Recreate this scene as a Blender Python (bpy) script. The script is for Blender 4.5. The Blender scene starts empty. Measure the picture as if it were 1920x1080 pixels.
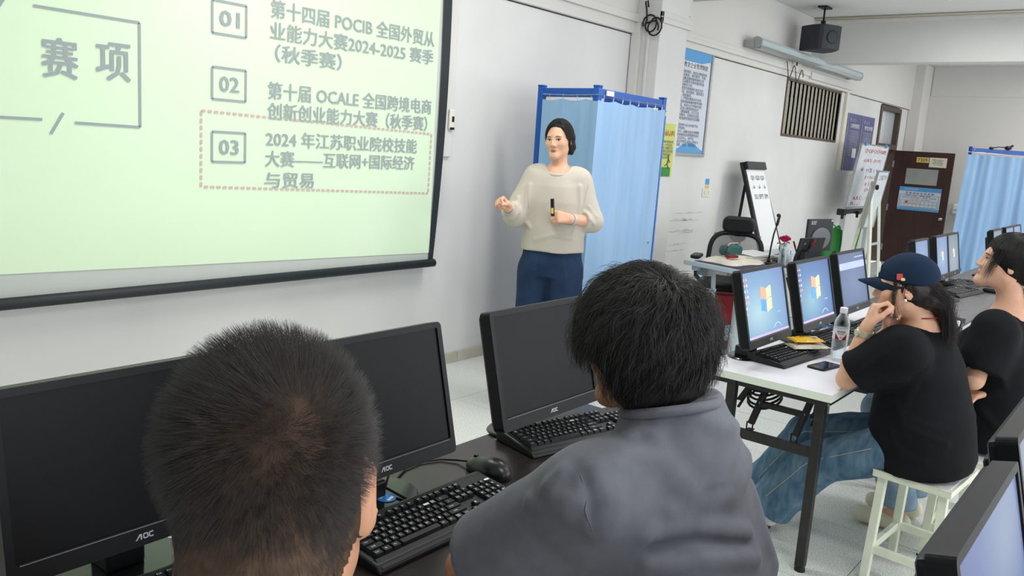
import bpy, bmesh, math, random
import numpy as np
from mathutils import Vector, Matrix

C = bpy.context
COL = C.scene.collection
random.seed(7)
RNG = np.random.default_rng(11)

# ------------------------------------------------------------------ camera, world, light, exposure
cam_d = bpy.data.cameras.new('camera')
cam_d.sensor_width = 36.0
cam_d.lens = 1553.97 / 1920 * 36.0
cam_d.clip_start = 0.02
cam_o = bpy.data.objects.new('camera', cam_d)
COL.objects.link(cam_o)
cam_o.matrix_world = Matrix(((0.630643, 0.093507, -0.770420, 0),
                             (-0.773320, 0.159271, -0.613685, 0),
                             (0.065321, 0.982797, 0.172754, 1.54),
                             (0, 0, 0, 1)))
C.scene.camera = cam_o
w = bpy.data.worlds.new('daylight')
C.scene.world = w
w.use_nodes = True
w.node_tree.nodes['Background'].inputs[0].default_value = (0.85, 0.93, 1.0, 1)
w.node_tree.nodes['Background'].inputs[1].default_value = 1.0
vs = C.scene.view_settings
vs.view_transform = 'Standard'
vs.look = 'None'
vs.gamma = 1.0
vs.use_curve_mapping = False
vs.exposure = 0.36
C.scene.cycles.use_denoising = True
C.scene.cycles.max_bounces = 7
C.scene.cycles.diffuse_bounces = 4
C.scene.cycles.caustics_reflective = False
C.scene.cycles.caustics_refractive = False
LAMP_POWER = 23.0       # each ceiling fitting
WINDOW_POWER = 45.0     # each window


def area_light(name, loc, rot, sx, sy, power, col):
    d = bpy.data.lights.new(name, 'AREA')
    d.shape = 'RECTANGLE'
    d.size, d.size_y, d.energy, d.color = sx, sy, power, col
    o = bpy.data.objects.new(name, d)
    o.location = loc
    o.rotation_euler = rot
    COL.objects.link(o)
    return o


WINX = (-1.6, 1.4, 4.4, 7.4, 10.4, 13.4)
for wx in WINX:         # daylight entering each window of the wall behind the camera
    area_light('window_daylight', (wx, -4.72, 1.75), (math.radians(90), 0, 0), 2.0, 1.5, WINDOW_POWER, (0.93, 0.97, 1.0))

# ------------------------------------------------------------------ materials


def lin(c):
    return tuple((x / 255 / 12.92) if x / 255 <= 0.04045 else ((x / 255 + 0.055) / 1.055) ** 2.4 for x in c)


def M(name, col, rough=0.5, metal=0.0, spec=0.5, noise=None, bump=None, emit=0.0, trans=0.0, sheen=0.0, coat=0.0, ior=1.45, alpha=1.0, stretch=(1, 1, 1)):
    m = bpy.data.materials.new(name)
    m.use_nodes = True
    nt = m.node_tree
    b = nt.nodes['Principled BSDF']
    c = (*lin(col), 1)
    b.inputs['Base Color'].default_value = c
    b.inputs['Roughness'].default_value = rough
    b.inputs['Metallic'].default_value = metal
    b.inputs['Specular IOR Level'].default_value = spec
    b.inputs['IOR'].default_value = ior
    b.inputs['Transmission Weight'].default_value = trans
    b.inputs['Sheen Weight'].default_value = sheen
    b.inputs['Coat Weight'].default_value = coat
    b.inputs['Alpha'].default_value = alpha
    m.diffuse_color = c
    if emit:
        b.inputs['Emission Color'].default_value = c
        b.inputs['Emission Strength'].default_value = emit
    if noise or bump:
        tc = nt.nodes.new('ShaderNodeTexCoord')
        mp = nt.nodes.new('ShaderNodeMapping')
        mp.inputs['Scale'].default_value = stretch
        nt.links.new(tc.outputs['Object'], mp.inputs[0])
    if noise:                      # (scale, second colour, contrast low, contrast high)
        n = nt.nodes.new('ShaderNodeTexNoise')
        n.inputs['Scale'].default_value = noise[0]
        n.inputs['Detail'].default_value = 4
        nt.links.new(mp.outputs[0], n.inputs['Vector'])
        r = nt.nodes.new('ShaderNodeValToRGB')
        r.color_ramp.elements[0].position = noise[2] if len(noise) > 2 else 0.35
        r.color_ramp.elements[1].position = noise[3] if len(noise) > 3 else 0.65
        r.color_ramp.elements[0].color = c
        r.color_ramp.elements[1].color = (*lin(noise[1]), 1)
        nt.links.new(n.outputs[0], r.inputs[0])
        nt.links.new(r.outputs[0], b.inputs['Base Color'])
        if emit:
            nt.links.new(r.outputs[0], b.inputs['Emission Color'])
    if bump:                       # (scale, strength, distance)
        n2 = nt.nodes.new('ShaderNodeTexNoise')
        n2.inputs['Scale'].default_value = bump[0]
        n2.inputs['Detail'].default_value = 5
        nt.links.new(mp.outputs[0], n2.inputs['Vector'])
        bp = nt.nodes.new('ShaderNodeBump')
        bp.inputs['Strength'].default_value = bump[1]
        bp.inputs['Distance'].default_value = bump[2] if len(bump) > 2 else 0.003
        nt.links.new(n2.outputs[0], bp.inputs['Height'])
        nt.links.new(bp.outputs[0], b.inputs['Normal'])
    return m


MT = dict(
    wall=M('wall_paint', (222, 221, 219), 0.85, spec=0.2, noise=(1.3, (214, 213, 212)), bump=(30, 0.05)),
    wallw=M('wall_paint_upper', (218, 215, 211), 0.85, spec=0.2, bump=(30, 0.05)),
    ceiling=M('ceiling_paint', (226, 226, 226), 0.9, spec=0.1),
    beam=M('beam_paint', (212, 213, 210), 0.9, spec=0.1, noise=(0.8, (206, 206, 204))),
    tile=M('floor_tile', (196, 198, 194), 0.32, spec=0.4, noise=(160, (228, 230, 226), 0.42, 0.56)),
    grout=M('floor_joint', (70, 70, 68), 0.8),
    skirt=M('skirting_tile', (190, 187, 172), 0.35, noise=(6, (180, 177, 160))),
    black=M('black_plastic', (24, 25, 28), 0.42, spec=0.4),
    bezel=M('bezel_plastic', (20, 21, 24), 0.42, spec=0.28),
    satin=M('satin_black_plastic', (22, 23, 24), 0.3, spec=0.5),
    gloss=M('glossy_black', (14, 15, 17), 0.12, spec=0.6),
    panel=M('unlit_panel', (13, 14, 17), 0.42, spec=0.22),
    greybezel=M('grey_bezel', (120, 121, 126), 0.4, spec=0.5),
    key=M('key_plastic', (26, 27, 30), 0.5, spec=0.35),
    legend=M('key_legend', (238, 240, 240), 0.6),
    silver=M('silver_print', (190, 192, 196), 0.35, metal=0.3),
    darkdesk=M('dark_desk_laminate', (48, 42, 40), 0.24, spec=0.5, noise=(9, (39, 34, 33)), stretch=(1, 7, 7)),
    greydesk=M('grey_brown_laminate', (92, 88, 88), 0.35, spec=0.4, noise=(9, (80, 76, 76)), stretch=(1, 7, 7)),
    whitetop=M('white_laminate', (226, 225, 233), 0.35, spec=0.35),
    whiteedge=M('white_edge_band', (226, 232, 220), 0.45),
    legblack=M('black_powder_coat', (32, 32, 31), 0.45, noise=(40, (40, 39, 36))),
    cream=M('cream_painted_steel', (226, 230, 212), 0.4, noise=(14, (218, 222, 203))),
    steelblue=M('pale_grey_steel', (182, 194, 197), 0.4),
    paper=M('white_paper', (236, 237, 238), 0.7),
    blue=M('blue_painted_frame', (24, 84, 172), 0.35, spec=0.5),
    curtain=M('blue_curtain_fabric', (138, 173, 210), 0.75, spec=0.15, sheen=0.2, noise=(16, (150, 183, 218), 0.35, 0.7), bump=(60, 0.1), stretch=(1, 1, .1)),
    chrome=M('brushed_metal', (190, 192, 194), 0.3, metal=1.0),
    alu=M('aluminium', (170, 172, 172), 0.4, metal=0.8),
    bronze=M('bronze_window_bar', (196, 190, 172), 0.35, metal=0.35),
    wood=M('dark_door_veneer', (66, 38, 32), 0.45, noise=(5, (56, 32, 27)), stretch=(6, 6, 0.6)),
    frame=M('brown_door_frame', (86, 70, 60), 0.5),
    glass=M('clear_glass', (235, 245, 242), 0.05, trans=1.0, ior=1.3),
    frost=M('dim_window_glass', (168, 168, 164), 0.15, spec=0.6, noise=(3, (150, 156, 152))),
    water=M('bottle_plastic', (245, 250, 252), 0.04, trans=1.0, ior=1.33),
    skin=M('skin_light', (226, 178, 150), 0.5, spec=0.35, noise=(30, (218, 166, 138))),
    skin2=M('skin_tan', (204, 152, 122), 0.5, spec=0.35, noise=(30, (192, 138, 108))),
    lip=M('lips', (176, 100, 92), 0.4),
    eyew=M('eye_white', (225, 220, 215), 0.2),
    eyed=M('iris_dark', (28, 18, 14), 0.15),
    scalp=M('scalp', (52, 44, 40), 0.8, spec=0.1),
    hairblack=M('black_hair_base', (20, 18, 18), 0.55, spec=0.3),
    tee=M('grey_cotton', (113, 115, 124), 0.92, spec=0.1, sheen=0.15, noise=(24, (103, 105, 113), 0.35, 0.7), bump=(350, 0.25, 0.001)),
    blacktee=M('black_cotton', (24, 26, 29), 0.85, spec=0.15, noise=(12, (20, 21, 24)), bump=(300, 0.2, 0.001)),
    sweat=M('oatmeal_jersey', (196, 188, 177), 0.9, spec=0.1, sheen=0.05, noise=(5, (192, 184, 173)), bump=(300, 0.2, 0.001)),
    navy=M('navy_trousers', (44, 62, 90), 0.85, spec=0.15, noise=(9, (38, 54, 80)), bump=(200, 0.2, 0.001)),
    denim=M('blue_denim', (74, 104, 130), 0.85, spec=0.15, noise=(26, (116, 142, 162), 0.36, 0.72), bump=(260, 0.3, 0.001), stretch=(1, 1, 0.35)),
    paledenim=M('pale_denim', (128, 150, 172), 0.85, spec=0.15, noise=(18, (148, 168, 186))),
    stitch=M('pale_thread', (176, 178, 166), 0.8),
    cap=M('navy_cap_twill', (26, 42, 64), 0.8, spec=0.15, bump=(300, 0.2, 0.001)),
    red=M('red_fabric', (150, 24, 34), 0.7, noise=(20, (136, 18, 28))),
    green=M('green_fabric', (58, 140, 66), 0.7),
    teal=M('teal_case', (44, 98, 94), 0.55),
    canvasw=M('cream_canvas', (232, 226, 210), 0.8, noise=(10, (224, 216, 198)), bump=(60, 0.2)),
    purple=M('purple_mat', (62, 46, 94), 0.6),
    mesh=M('grey_chair_mesh', (150, 146, 146), 0.8, alpha=0.7),
    pink=M('pink_petal', (214, 36, 104), 0.5),
    leaf=M('green_leaf', (56, 92, 52), 0.5),
    yellow=M('yellow_foil', (236, 190, 26), 0.3, spec=0.6, noise=(30, (222, 172, 18))),
    foil=M('white_foil', (222, 216, 204), 0.35, noise=(25, (200, 190, 170))),
    posterw=M('poster_face', (206, 214, 226), 0.45),
    navyprint=M('poster_navy', (74, 78, 132), 0.35, noise=(7, (92, 96, 150))),
    ink=M('dark_ink', (86, 88, 100), 0.7),
    inkred=M('red_ink', (190, 60, 60), 0.7),
    board=M('whiteboard_face', (222, 226, 232), 0.2, noise=(7, (208, 214, 222))),
    sign=M('brass_sign', (226, 196, 96), 0.35),
    skyprint=M('sky_blue_print', (88, 160, 214), 0.45),
    limeposter=M('lime_poster', (206, 212, 112), 0.6),
    dust=M('wall_scuff', (176, 172, 170), 0.9, noise=(12, (206, 203, 200))),
    switch=M('switch_plate', (228, 224, 210), 0.4),
    speaker=M('speaker_shell', (44, 49, 58), 0.6, noise=(120, (38, 42, 50))),
    speakerg=M('speaker_grille', (64, 67, 70), 0.7, noise=(300, (48, 50, 52))),
    beige=M('beige_card', (228, 222, 200), 0.6),
    bluetag=M('bright_blue_sticker', (40, 140, 226), 0.4),
    strap=M('pale_metal_strap', (206, 198, 172), 0.35, metal=0.5),
    tube=M('lamp_tube', (246, 250, 255), 0.4, emit=0.55),
    lampbody=M('lamp_enamel', (226, 224, 218), 0.5),
    bluecable=M('blue_cable', (40, 110, 190), 0.5),
)


def clear_mat(name, body=(.93, .96, .97), blend=.42):
    m = bpy.data.materials.new(name)
    m.use_nodes = True
    nt = m.node_tree
    b = nt.nodes['Principled BSDF']
    b.inputs['Base Color'].default_value = (.9, .94, .96, 1)
    b.inputs['Roughness'].default_value = .06
    b.inputs['Specular IOR Level'].default_value = .8
    t = nt.nodes.new('ShaderNodeBsdfTransparent')
    t.inputs[0].default_value = (*body, 1)
    x = nt.nodes.new('ShaderNodeMixShader')
    l = nt.nodes.new('ShaderNodeLayerWeight')
    l.inputs[0].default_value = blend
    nt.links.new(l.outputs[1], x.inputs[0])
    nt.links.new(t.outputs[0], x.inputs[1])
    nt.links.new(b.outputs[0], x.inputs[2])
    nt.links.new(x.outputs[0], nt.nodes['Material Output'].inputs[0])
    return m


MT['clear'] = clear_mat('thin_clear_plastic')
MT['pane'] = clear_mat('window_pane', (.66, .68, .67), .25)


def hair_mat(name, melanin, rough=0.35):
    m = bpy.data.materials.new(name)
    m.use_nodes = True
    nt = m.node_tree
    b = nt.nodes['Principled BSDF']
    b.inputs['Base Color'].default_value = (*lin(melanin), 1)
    b.inputs['Roughness'].default_value = rough
    b.inputs['Specular IOR Level'].default_value = 0.5
    return m


MT['hair1'] = hair_mat('cropped_hair', (44, 40, 38), 0.5)
MT['hair2'] = hair_mat('black_wavy_hair', (33, 31, 31), 0.36)
MT['hair3'] = hair_mat('dark_brown_hair', (30, 18, 18), 0.5)

# ------------------------------------------------------------------ mesh helpers


def setmat(me, mats):
    for m in (mats if isinstance(mats, (list, tuple)) else [mats]):
        me.materials.append(MT[m] if isinstance(m, str) else m)


def link(name, me, parent=None, **props):
    o = bpy.data.objects.new(name, me)
    COL.objects.link(o)
    if parent is not None:
        o.parent = parent
    for k, v in props.items():
        o[k] = v
    return o


def thing(name, label, cat, loc=(0, 0, 0), rz=0.0, group=None):
    o = bpy.data.objects.new(name, None)
    o.empty_display_size = 0.05
    COL.objects.link(o)
    o.location = loc
    o.rotation_euler = (0, 0, rz)
    o['label'] = label
    o['category'] = cat
    if group:
        o['group'] = group
    return o


def tag(o, label, cat, group=None):
    o['label'] = label
    o['category'] = cat
    if group:
        o['group'] = group
    return o


def dup(root, loc, rz=None, label=None, group=None):
    def cp(o, parent):
        c = o.copy()
        COL.objects.link(c)
        c.parent = parent
        for ch in kids.get(o.name, []):
            cp(ch, c)
        return c
    kids = {}
    for o in list(COL.objects):
        if o.parent is not None:
            kids.setdefault(o.parent.name, []).append(o)
    r = cp(root, None)
    r.location = loc
    if rz is not None:
        r.rotation_euler = (0, 0, rz)
    if label:
        r['label'] = label
    if group:
        r['group'] = group
    return r


def rotm(axis, a):
    return np.array(Matrix.Rotation(a, 3, axis))


class MB:
    def __init__(self):
        self.v, self.f, self.mi, self.cur = [], [], [], 0

    def add(self, vs, fs):
        n = len(self.v)
        self.v += [tuple(map(float, p)) for p in vs]
        self.f += [tuple(i + n for i in f) for f in fs]
        self.mi += [self.cur] * len(fs)
        return self

    def box(self, c, s, R=None):
        x, y, z = s[0] / 2, s[1] / 2, s[2] / 2
        p = np.array([(-x, -y, -z), (x, -y, -z), (x, y, -z), (-x, y, -z), (-x, -y, z), (x, -y, z), (x, y, z), (-x, y, z)])
        if R is not None:
            p = p @ np.array(R).T
        return self.add(p + np.array(c), [(0, 3, 2, 1), (4, 5, 6, 7), (0, 1, 5, 4), (1, 2, 6, 5), (2, 3, 7, 6), (3, 0, 4, 7)])

    def ext(self, lo, hi):
        lo, hi = np.array(lo, float), np.array(hi, float)
        return self.box((lo + hi) / 2, hi - lo)

    def bar(self, a, b, w, h, up=(0, 0, 1)):
        a, b = np.array(a, float), np.array(b, float)
        d = b - a
        L = np.linalg.norm(d)
        x = d / L
        y = np.cross(np.array(up, float), x)
        if np.linalg.norm(y) < 1e-6:
            y = np.cross((1, 0, 0), x)
        y /= np.linalg.norm(y)
        z = np.cross(x, y)
        return self.box((a + b) / 2, (L, w, h), np.array([x, y, z]).T)

    def tube(self, pts, r, n=8, cap=True, closed=False):
        pts = [np.array(p, float) for p in pts]
        m = len(pts)
        rs = r if isinstance(r, (list, tuple, np.ndarray)) else [r] * m
        rings = []
        prev = None
        for i in range(m):
            t = (pts[(i + 1) % m] - pts[i - 1]) if closed or 0 < i < m - 1 else (pts[1] - pts[0] if i == 0 else pts[-1] - pts[-2])
            t = t / (np.linalg.norm(t) + 1e-12)
            if prev is None:
                a = np.array((0, 0, 1.0)) if abs(t[2]) < 0.9 else np.array((1.0, 0, 0))
                u = np.cross(t, a)
            else:
                u = prev - t * (prev @ t)
            u /= np.linalg.norm(u) + 1e-12
            prev = u
            v = np.cross(t, u)
            rings.append([pts[i] + rs[i] * (math.cos(2 * math.pi * k / n) * u + math.sin(2 * math.pi * k / n) * v) for k in range(n)])
        vs = [p for q in rings for p in q]
        fs = []
        for i in range(m if closed else m - 1):
            for k in range(n):
                a, b = i * n + k, i * n + (k + 1) % n
                c, d = ((i + 1) % m) * n + (k + 1) % n, ((i + 1) % m) * n + k
                fs.append((a, b, c, d))
        if cap and not closed:
            fs.append(tuple(range(n - 1, -1, -1)))
            fs.append(tuple((m - 1) * n + k for k in range(n)))
        return self.add(vs, fs)

    def lathe(self, prof, c=(0, 0, 0), n=24, R=None, sq=(1, 1)):
        vs = []
        for (r, z) in prof:
            for k in range(n):
                a = 2 * math.pi * k / n
                vs.append((r * math.cos(a) * sq[0], r * math.sin(a) * sq[1], z))
        vs = np.array(vs)
        if R is not None:
            vs = vs @ np.array(R).T
        vs = vs + np.array(c)
        fs = []
        for i in range(len(prof) - 1):
            for k in range(n):
                fs.append((i * n + k, i * n + (k + 1) % n, (i + 1) * n + (k + 1) % n, (i + 1) * n + k))
        fs.append(tuple(range(n - 1, -1, -1)))
        fs.append(tuple((len(prof) - 1) * n + k for k in range(n)))
        return self.add(vs, fs)

    def ell(self, c, r, R=None, n=16, m=10):
        prof = [(max(1e-4, math.sin(math.pi * i / m)), -math.cos(math.pi * i / m)) for i in range(m + 1)]
        vs = []
        for (q, z) in prof:
            for k in range(n):
                a = 2 * math.pi * k / n
                vs.append((q * math.cos(a) * r[0], q * math.sin(a) * r[1], z * r[2]))
        vs = np.array(vs)
        if R is not None:
            vs = vs @ np.array(R).T
        fs = []
        for i in range(m):
            for k in range(n):
                fs.append((i * n + k, i * n + (k + 1) % n, (i + 1) * n + (k + 1) % n, (i + 1) * n + k))
        return self.add(vs + np.array(c), fs)

    def prism(self, poly, z0, z1, R=None, c=(0, 0, 0)):
        n = len(poly)
        vs = np.array([(x, y, z0) for x, y in poly] + [(x, y, z1) for x, y in poly], float)
        if R is not None:
            vs = vs @ np.array(R).T
        return self.add(vs + np.array(c), [tuple(range(n - 1, -1, -1)), tuple(range(n, 2 * n))] +
                        [(i, (i + 1) % n, n + (i + 1) % n, n + i) for i in range(n)])

    def grid(self, fn, nu, nv, thick=0.0):
        vs = [fn(i / (nu - 1), j / (nv - 1)) for j in range(nv) for i in range(nu)]
        fs = [(j * nu + i, j * nu + i + 1, (j + 1) * nu + i + 1, (j + 1) * nu + i) for j in range(nv - 1) for i in range(nu - 1)]
        return self.add(vs, fs)

    def build(self, name, mats, parent=None, smooth=False, bevel=0.0, off=None, seg=2, **props):
        me = bpy.data.meshes.new(name)
        v = np.array(self.v, float)
        if off is not None:
            v = v - np.array(off)
        me.from_pydata(v.tolist(), [], self.f)
        setmat(me, mats)
        if self.cur:
            me.polygons.foreach_set('material_index', self.mi)
        if smooth:
            me.polygons.foreach_set('use_smooth', [True] * len(me.polygons))
        me.update()
        o = link(name, me, parent, **props)
        if bevel:
            b = o.modifiers.new('edge', 'BEVEL')
            b.width = bevel
            b.segments = seg
            b.limit_method = 'ANGLE'
            b.angle_limit = math.radians(40)
            if smooth:
                b.harden_normals = False
        return o


def rbox2d(w, h, r, n=4):
    out = []
    for cx, cy, a0 in ((w / 2 - r, h / 2 - r, 0), (-w / 2 + r, h / 2 - r, 90), (-w / 2 + r, -h / 2 + r, 180), (w / 2 - r, -h / 2 + r, 270)):
        for k in range(n + 1):
            a = math.radians(a0 + 90 * k / n)
            out.append((cx + r * math.cos(a), cy + r * math.sin(a)))
    return out


GLYPHS = {}


def text_mesh(s, w=None, h=None, align='CENTER', bold=0.0, depth=0.0, spacing=1.0, line=1.0):
    """flat lettering in the local xy plane, fitted to a w x h box centred on the origin"""
    if s not in GLYPHS:
        GLYPHS[s] = glyph_mesh(s, align, depth, spacing, line)
    v0, fs = GLYPHS[s]
    me = bpy.data.meshes.new('lettering')
    if not len(v0):
        return me
    v = v0.copy()
    lo, hi = v.min(0), v.max(0)
    v[:, :2] -= (lo[:2] + hi[:2]) / 2
    sx = w / (hi[0] - lo[0]) if w else None
    sy = h / (hi[1] - lo[1]) if h else None
    sx, sy = sx or sy, sy or sx
    v[:, 0] *= sx
    v[:, 1] *= sy
    if bold:                       # heavier strokes: the same outline laid down again, slightly shifted
        b = bold * .55
        vs, fa = [], []
        for k, (dx, dy) in enumerate(((-1, -.5), (1, -.5), (-1, .5), (1, .5), (0, 0))):
            fa += [tuple(i + len(v) * k for i in f) for f in fs]
            vs.append(v + np.array((dx * b * sx, dy * b * sy, .00002 * k)))
        v, fs = np.concatenate(vs), fa
    me.from_pydata(v.tolist(), [], fs)
    return me


def glyph_mesh(s, align='CENTER', depth=0.0, spacing=1.0, line=1.0):
    cu = bpy.data.curves.new('lettering', 'FONT')
    cu.body = s
    cu.align_x = align
    cu.extrude = depth
    cu.space_character = spacing
    cu.space_line = line
    cu.resolution_u = 2
    o = bpy.data.objects.new('lettering', cu)
    me = o.to_mesh()
    v = np.array([tuple(q.co) for q in me.vertices])
    fs = [tuple(p.vertices) for p in me.polygons]
    o.to_mesh_clear()
    bpy.data.objects.remove(o)
    bpy.data.curves.remove(cu)
    return v, fs


FRONT = np.array(((1, 0, 0), (0, 0, -1), (0, 1, 0)), float)      # xy plane -> facing -Y, x to +X, y up
FACEX = np.array(((0, 0, -1), (-1, 0, 0), (0, 1, 0)), float)     # xy plane -> facing -X, x to -Y, y up


def place_text(s, mat, parent, pos, R=FRONT, name='lettering', **kw):
    me = text_mesh(s, **kw)
    n = len(me.vertices)
    if n:
        v = np.empty(n * 3)
        me.vertices.foreach_get('co', v)
        v = v.reshape(-1, 3) @ np.array(R).T + np.array(pos)
        me.vertices.foreach_set('co', v.ravel())
    setmat(me, mat)
    return link(name, me, parent)


def join(objs_meshes, name, mat, parent=None, **props):
    vs, fs = [], []
    for me in objs_meshes:
        n = len(vs)
        vs += [tuple(v.co) for v in me.vertices]
        fs += [tuple(i + n for i in p.vertices) for p in me.polygons]
    me = bpy.data.meshes.new(name)
    me.from_pydata(vs, [], fs)
    setmat(me, mat)
    return link(name, me, parent, **props)

# ------------------------------------------------------------------ implicit surfaces for people and cloth
F32 = np.float32


def smin(a, b, k):
    if k <= 1e-6:
        return np.minimum(a, b)
    h = np.maximum(k - np.abs(a - b), 0) / k
    return np.minimum(a, b) - h * h * k * .25


def nrm(q):
    return np.sqrt(np.einsum('ij,ij->i', q, q))


def prim_d(p, P):
    t = p[0].lstrip('-')
    if t == 'c':
        a, b, ra, rb = np.array(p[1], F32), np.array(p[2], F32), p[3], p[4]
        ab = b - a
        q = P - a
        h = np.clip(q @ ab / max(1e-9, float(ab @ ab)), 0, 1)
        return nrm(q - h[:, None] * ab) - (ra + (rb - ra) * h)
    if t == 'e':
        q = P - np.array(p[1], F32)
        if p[3] is not None:
            q = q @ np.array(p[3], F32)
        r = np.array(p[2], F32)
        k0 = nrm(q / r)
        k1 = nrm(q / (r * r)) + 1e-9
        return k0 * (k0 - 1) / k1
    if t == 'l':          # loft along the local z: sections (h, ox, oy, rx, ry)
        q = (P - np.array(p[1], F32)) @ np.array(p[2], F32)
        s = np.array(p[3], F32)
        z = q[:, 2]
        ox, oy, rx, ry = (np.interp(z, s[:, 0], s[:, i]) for i in (1, 2, 3, 4))
        k0 = np.sqrt(((q[:, 0] - ox) / rx) ** 2 + ((q[:, 1] - oy) / ry) ** 2)
        d = (k0 - 1) * np.minimum(rx, ry)
        return np.maximum(d, np.maximum(s[0, 0] - z, z - s[-1, 0]))
    if t == 'h':          # half space: keeps the side the normal points away from
        n = np.array(p[2], F32)
        n = n / np.linalg.norm(n)
        return (P - np.array(p[1], F32)) @ n
    raise ValueError(t)


def sdf(prims, P):
    d = np.full(len(P), 9.0, F32)
    for p in prims:
        t, k = p[0], p[-1]
        if t == 'fold':   # raised crease along a polyline
            _, pts, amp, wd, _k = p
            m = np.full(len(P), 9.0, F32)
            for a, b in zip(pts[:-1], pts[1:]):
                m = np.minimum(m, prim_d(('c', a, b, 0, 0, 0), P))
            d = d - amp * np.exp(-(m / wd) ** 2)
        elif t == 'n':    # gentle unevenness
            _, amp, sc, ph, _k = p
            d = d + amp * (np.sin(P[:, 0] * sc + ph + 1.7 * np.sin(P[:, 2] * sc * .6)) * np.sin(P[:, 1] * sc * 1.1 + 2 * ph) + .6 * np.sin(P[:, 2] * sc * 1.3 + ph * 3 + 2 * np.sin(P[:, 0] * sc * .5)))
        elif t == 'g':    # a group blended inside itself first (a sleeve with its cut end)
            d = smin(d, sdf(p[1], P), k)
        elif t == '+h':   # cut: keep only the inner side
            d = -smin(-d, -prim_d(('h',) + p[1:], P), k)
        elif t[0] == '-':
            d = -smin(-d, prim_d(p, P), k)
        else:
            d = smin(d, prim_d(p, P), k)
    return d


def onsurf(prims, pts, lift=0.0, full=False):
    """slide points onto the nearest place of the blended surface"""
    P = np.array(pts, float)
    base = prims if full else [p for p in prims if p[0] not in ('fold', 'n')]
    for _ in range(14):
        d = sdf(base, P.astype(F32)).astype(float) - lift
        g = np.stack([(sdf(base, (P + e).astype(F32)).astype(float) - lift - d) / .003 for e in np.eye(3) * .003], 1)
        P = P - np.clip(d, -.03, .03)[:, None] * g / np.maximum(1e-6, (g * g).sum(1))[:, None]
    return P


def densify(pts, n=6):
    pts = [np.array(p, float) for p in pts]
    out = []
    for a, b in zip(pts[:-1], pts[1:]):
        out += [a + (b - a) * t for t in np.linspace(0, 1, n, endpoint=False)]
    return out + [pts[-1]]


def fix_folds(prims):
    out = []
    for p in prims:
        if p[0] == 'fold':
            q = onsurf(prims, densify(p[1], 4))
            p = ('fold', [tuple(x) for x in q], p[2], p[3], 0)
        out.append(p)
    return out


def surface(fn, lo, hi, vox, B=4):
    lo = np.array(lo, float) - 2 * vox
    n = np.ceil((np.array(hi, float) + 2 * vox - lo) / vox / B).astype(int)
    N = n * B + 1
    ii = np.stack(np.meshgrid(*[np.arange(k) for k in n], indexing='ij'), -1).reshape(-1, 3)
    dc = fn((lo + (ii + .5) * B * vox).astype(F32))
    up = lambda x: np.pad(np.repeat(np.repeat(np.repeat(x, B, 0), B, 1), B, 2), ((0, 1),) * 3, mode='edge')
    D = up(np.where(dc < 0, -1, 1).reshape(n).astype(F32))
    act = np.repeat(np.repeat(np.repeat((np.abs(dc) < B * vox * 1.0 + .016).reshape(n), B, 0), B, 1), B, 2)
    act = np.pad(act, ((0, 1),) * 3)
    for ax in range(3):
        act |= np.roll(act, 1, ax)
    g = np.argwhere(act)
    for k in range(0, len(g), 200000):
        q = g[k:k + 200000]
        D[q[:, 0], q[:, 1], q[:, 2]] = fn((lo + q * vox).astype(F32))
    s = D < 0
    c = [s[i:N[0] - 1 + i, j:N[1] - 1 + j, k:N[2] - 1 + k] for i in (0, 1) for j in (0, 1) for k in (0, 1)]
    cnt = sum(x.astype(np.int8) for x in c)
    cell = np.argwhere((cnt > 0) & (cnt < 8))
    idx = np.full(N - 1, -1, np.int64)
    idx[cell[:, 0], cell[:, 1], cell[:, 2]] = np.arange(len(cell))
    acc = np.zeros((len(cell), 3))
    num = np.zeros(len(cell))
    cor = [np.array((i, j, k)) for i in (0, 1) for j in (0, 1) for k in (0, 1)]
    val = [D[cell[:, 0] + o[0], cell[:, 1] + o[1], cell[:, 2] + o[2]].astype(float) for o in cor]
    for a in range(8):
        for b in range(a + 1, 8):
            if np.abs(cor[a] - cor[b]).sum() != 1:
                continue
            m = (val[a] < 0) != (val[b] < 0)
            t = val[a] / (val[a] - val[b] + 1e-12)
            acc[m] += (cor[a] + t[:, None] * (cor[b] - cor[a]))[m]
            num[m] += 1
    V = lo + (cell + acc / num[:, None]) * vox
    quads = []
    for ax in range(3):
        u, v = (ax + 1) % 3, (ax + 2) % 3
        sl0 = [slice(1, -1)] * 3
        sl1 = [slice(1, -1)] * 3
        sl0[ax] = slice(0, -1)
        sl1[ax] = slice(1, None)
        a, b = s[tuple(sl0)], s[tuple(sl1)]
        e = np.argwhere(a != b)
        off = np.array([1, 1, 1])
        off[ax] = 0
        flip = a[e[:, 0], e[:, 1], e[:, 2]]
        e = e + off
        du, dv = np.eye(3, dtype=int)[u], np.eye(3, dtype=int)[v]
        f = np.stack([idx[tuple((e - du - dv).T)], idx[tuple((e - dv).T)], idx[tuple(e.T)], idx[tuple((e - du).T)]], 1)
        f[~flip] = f[~flip][:, ::-1]
        quads.append(f)
    return V, np.concatenate(quads)


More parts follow.
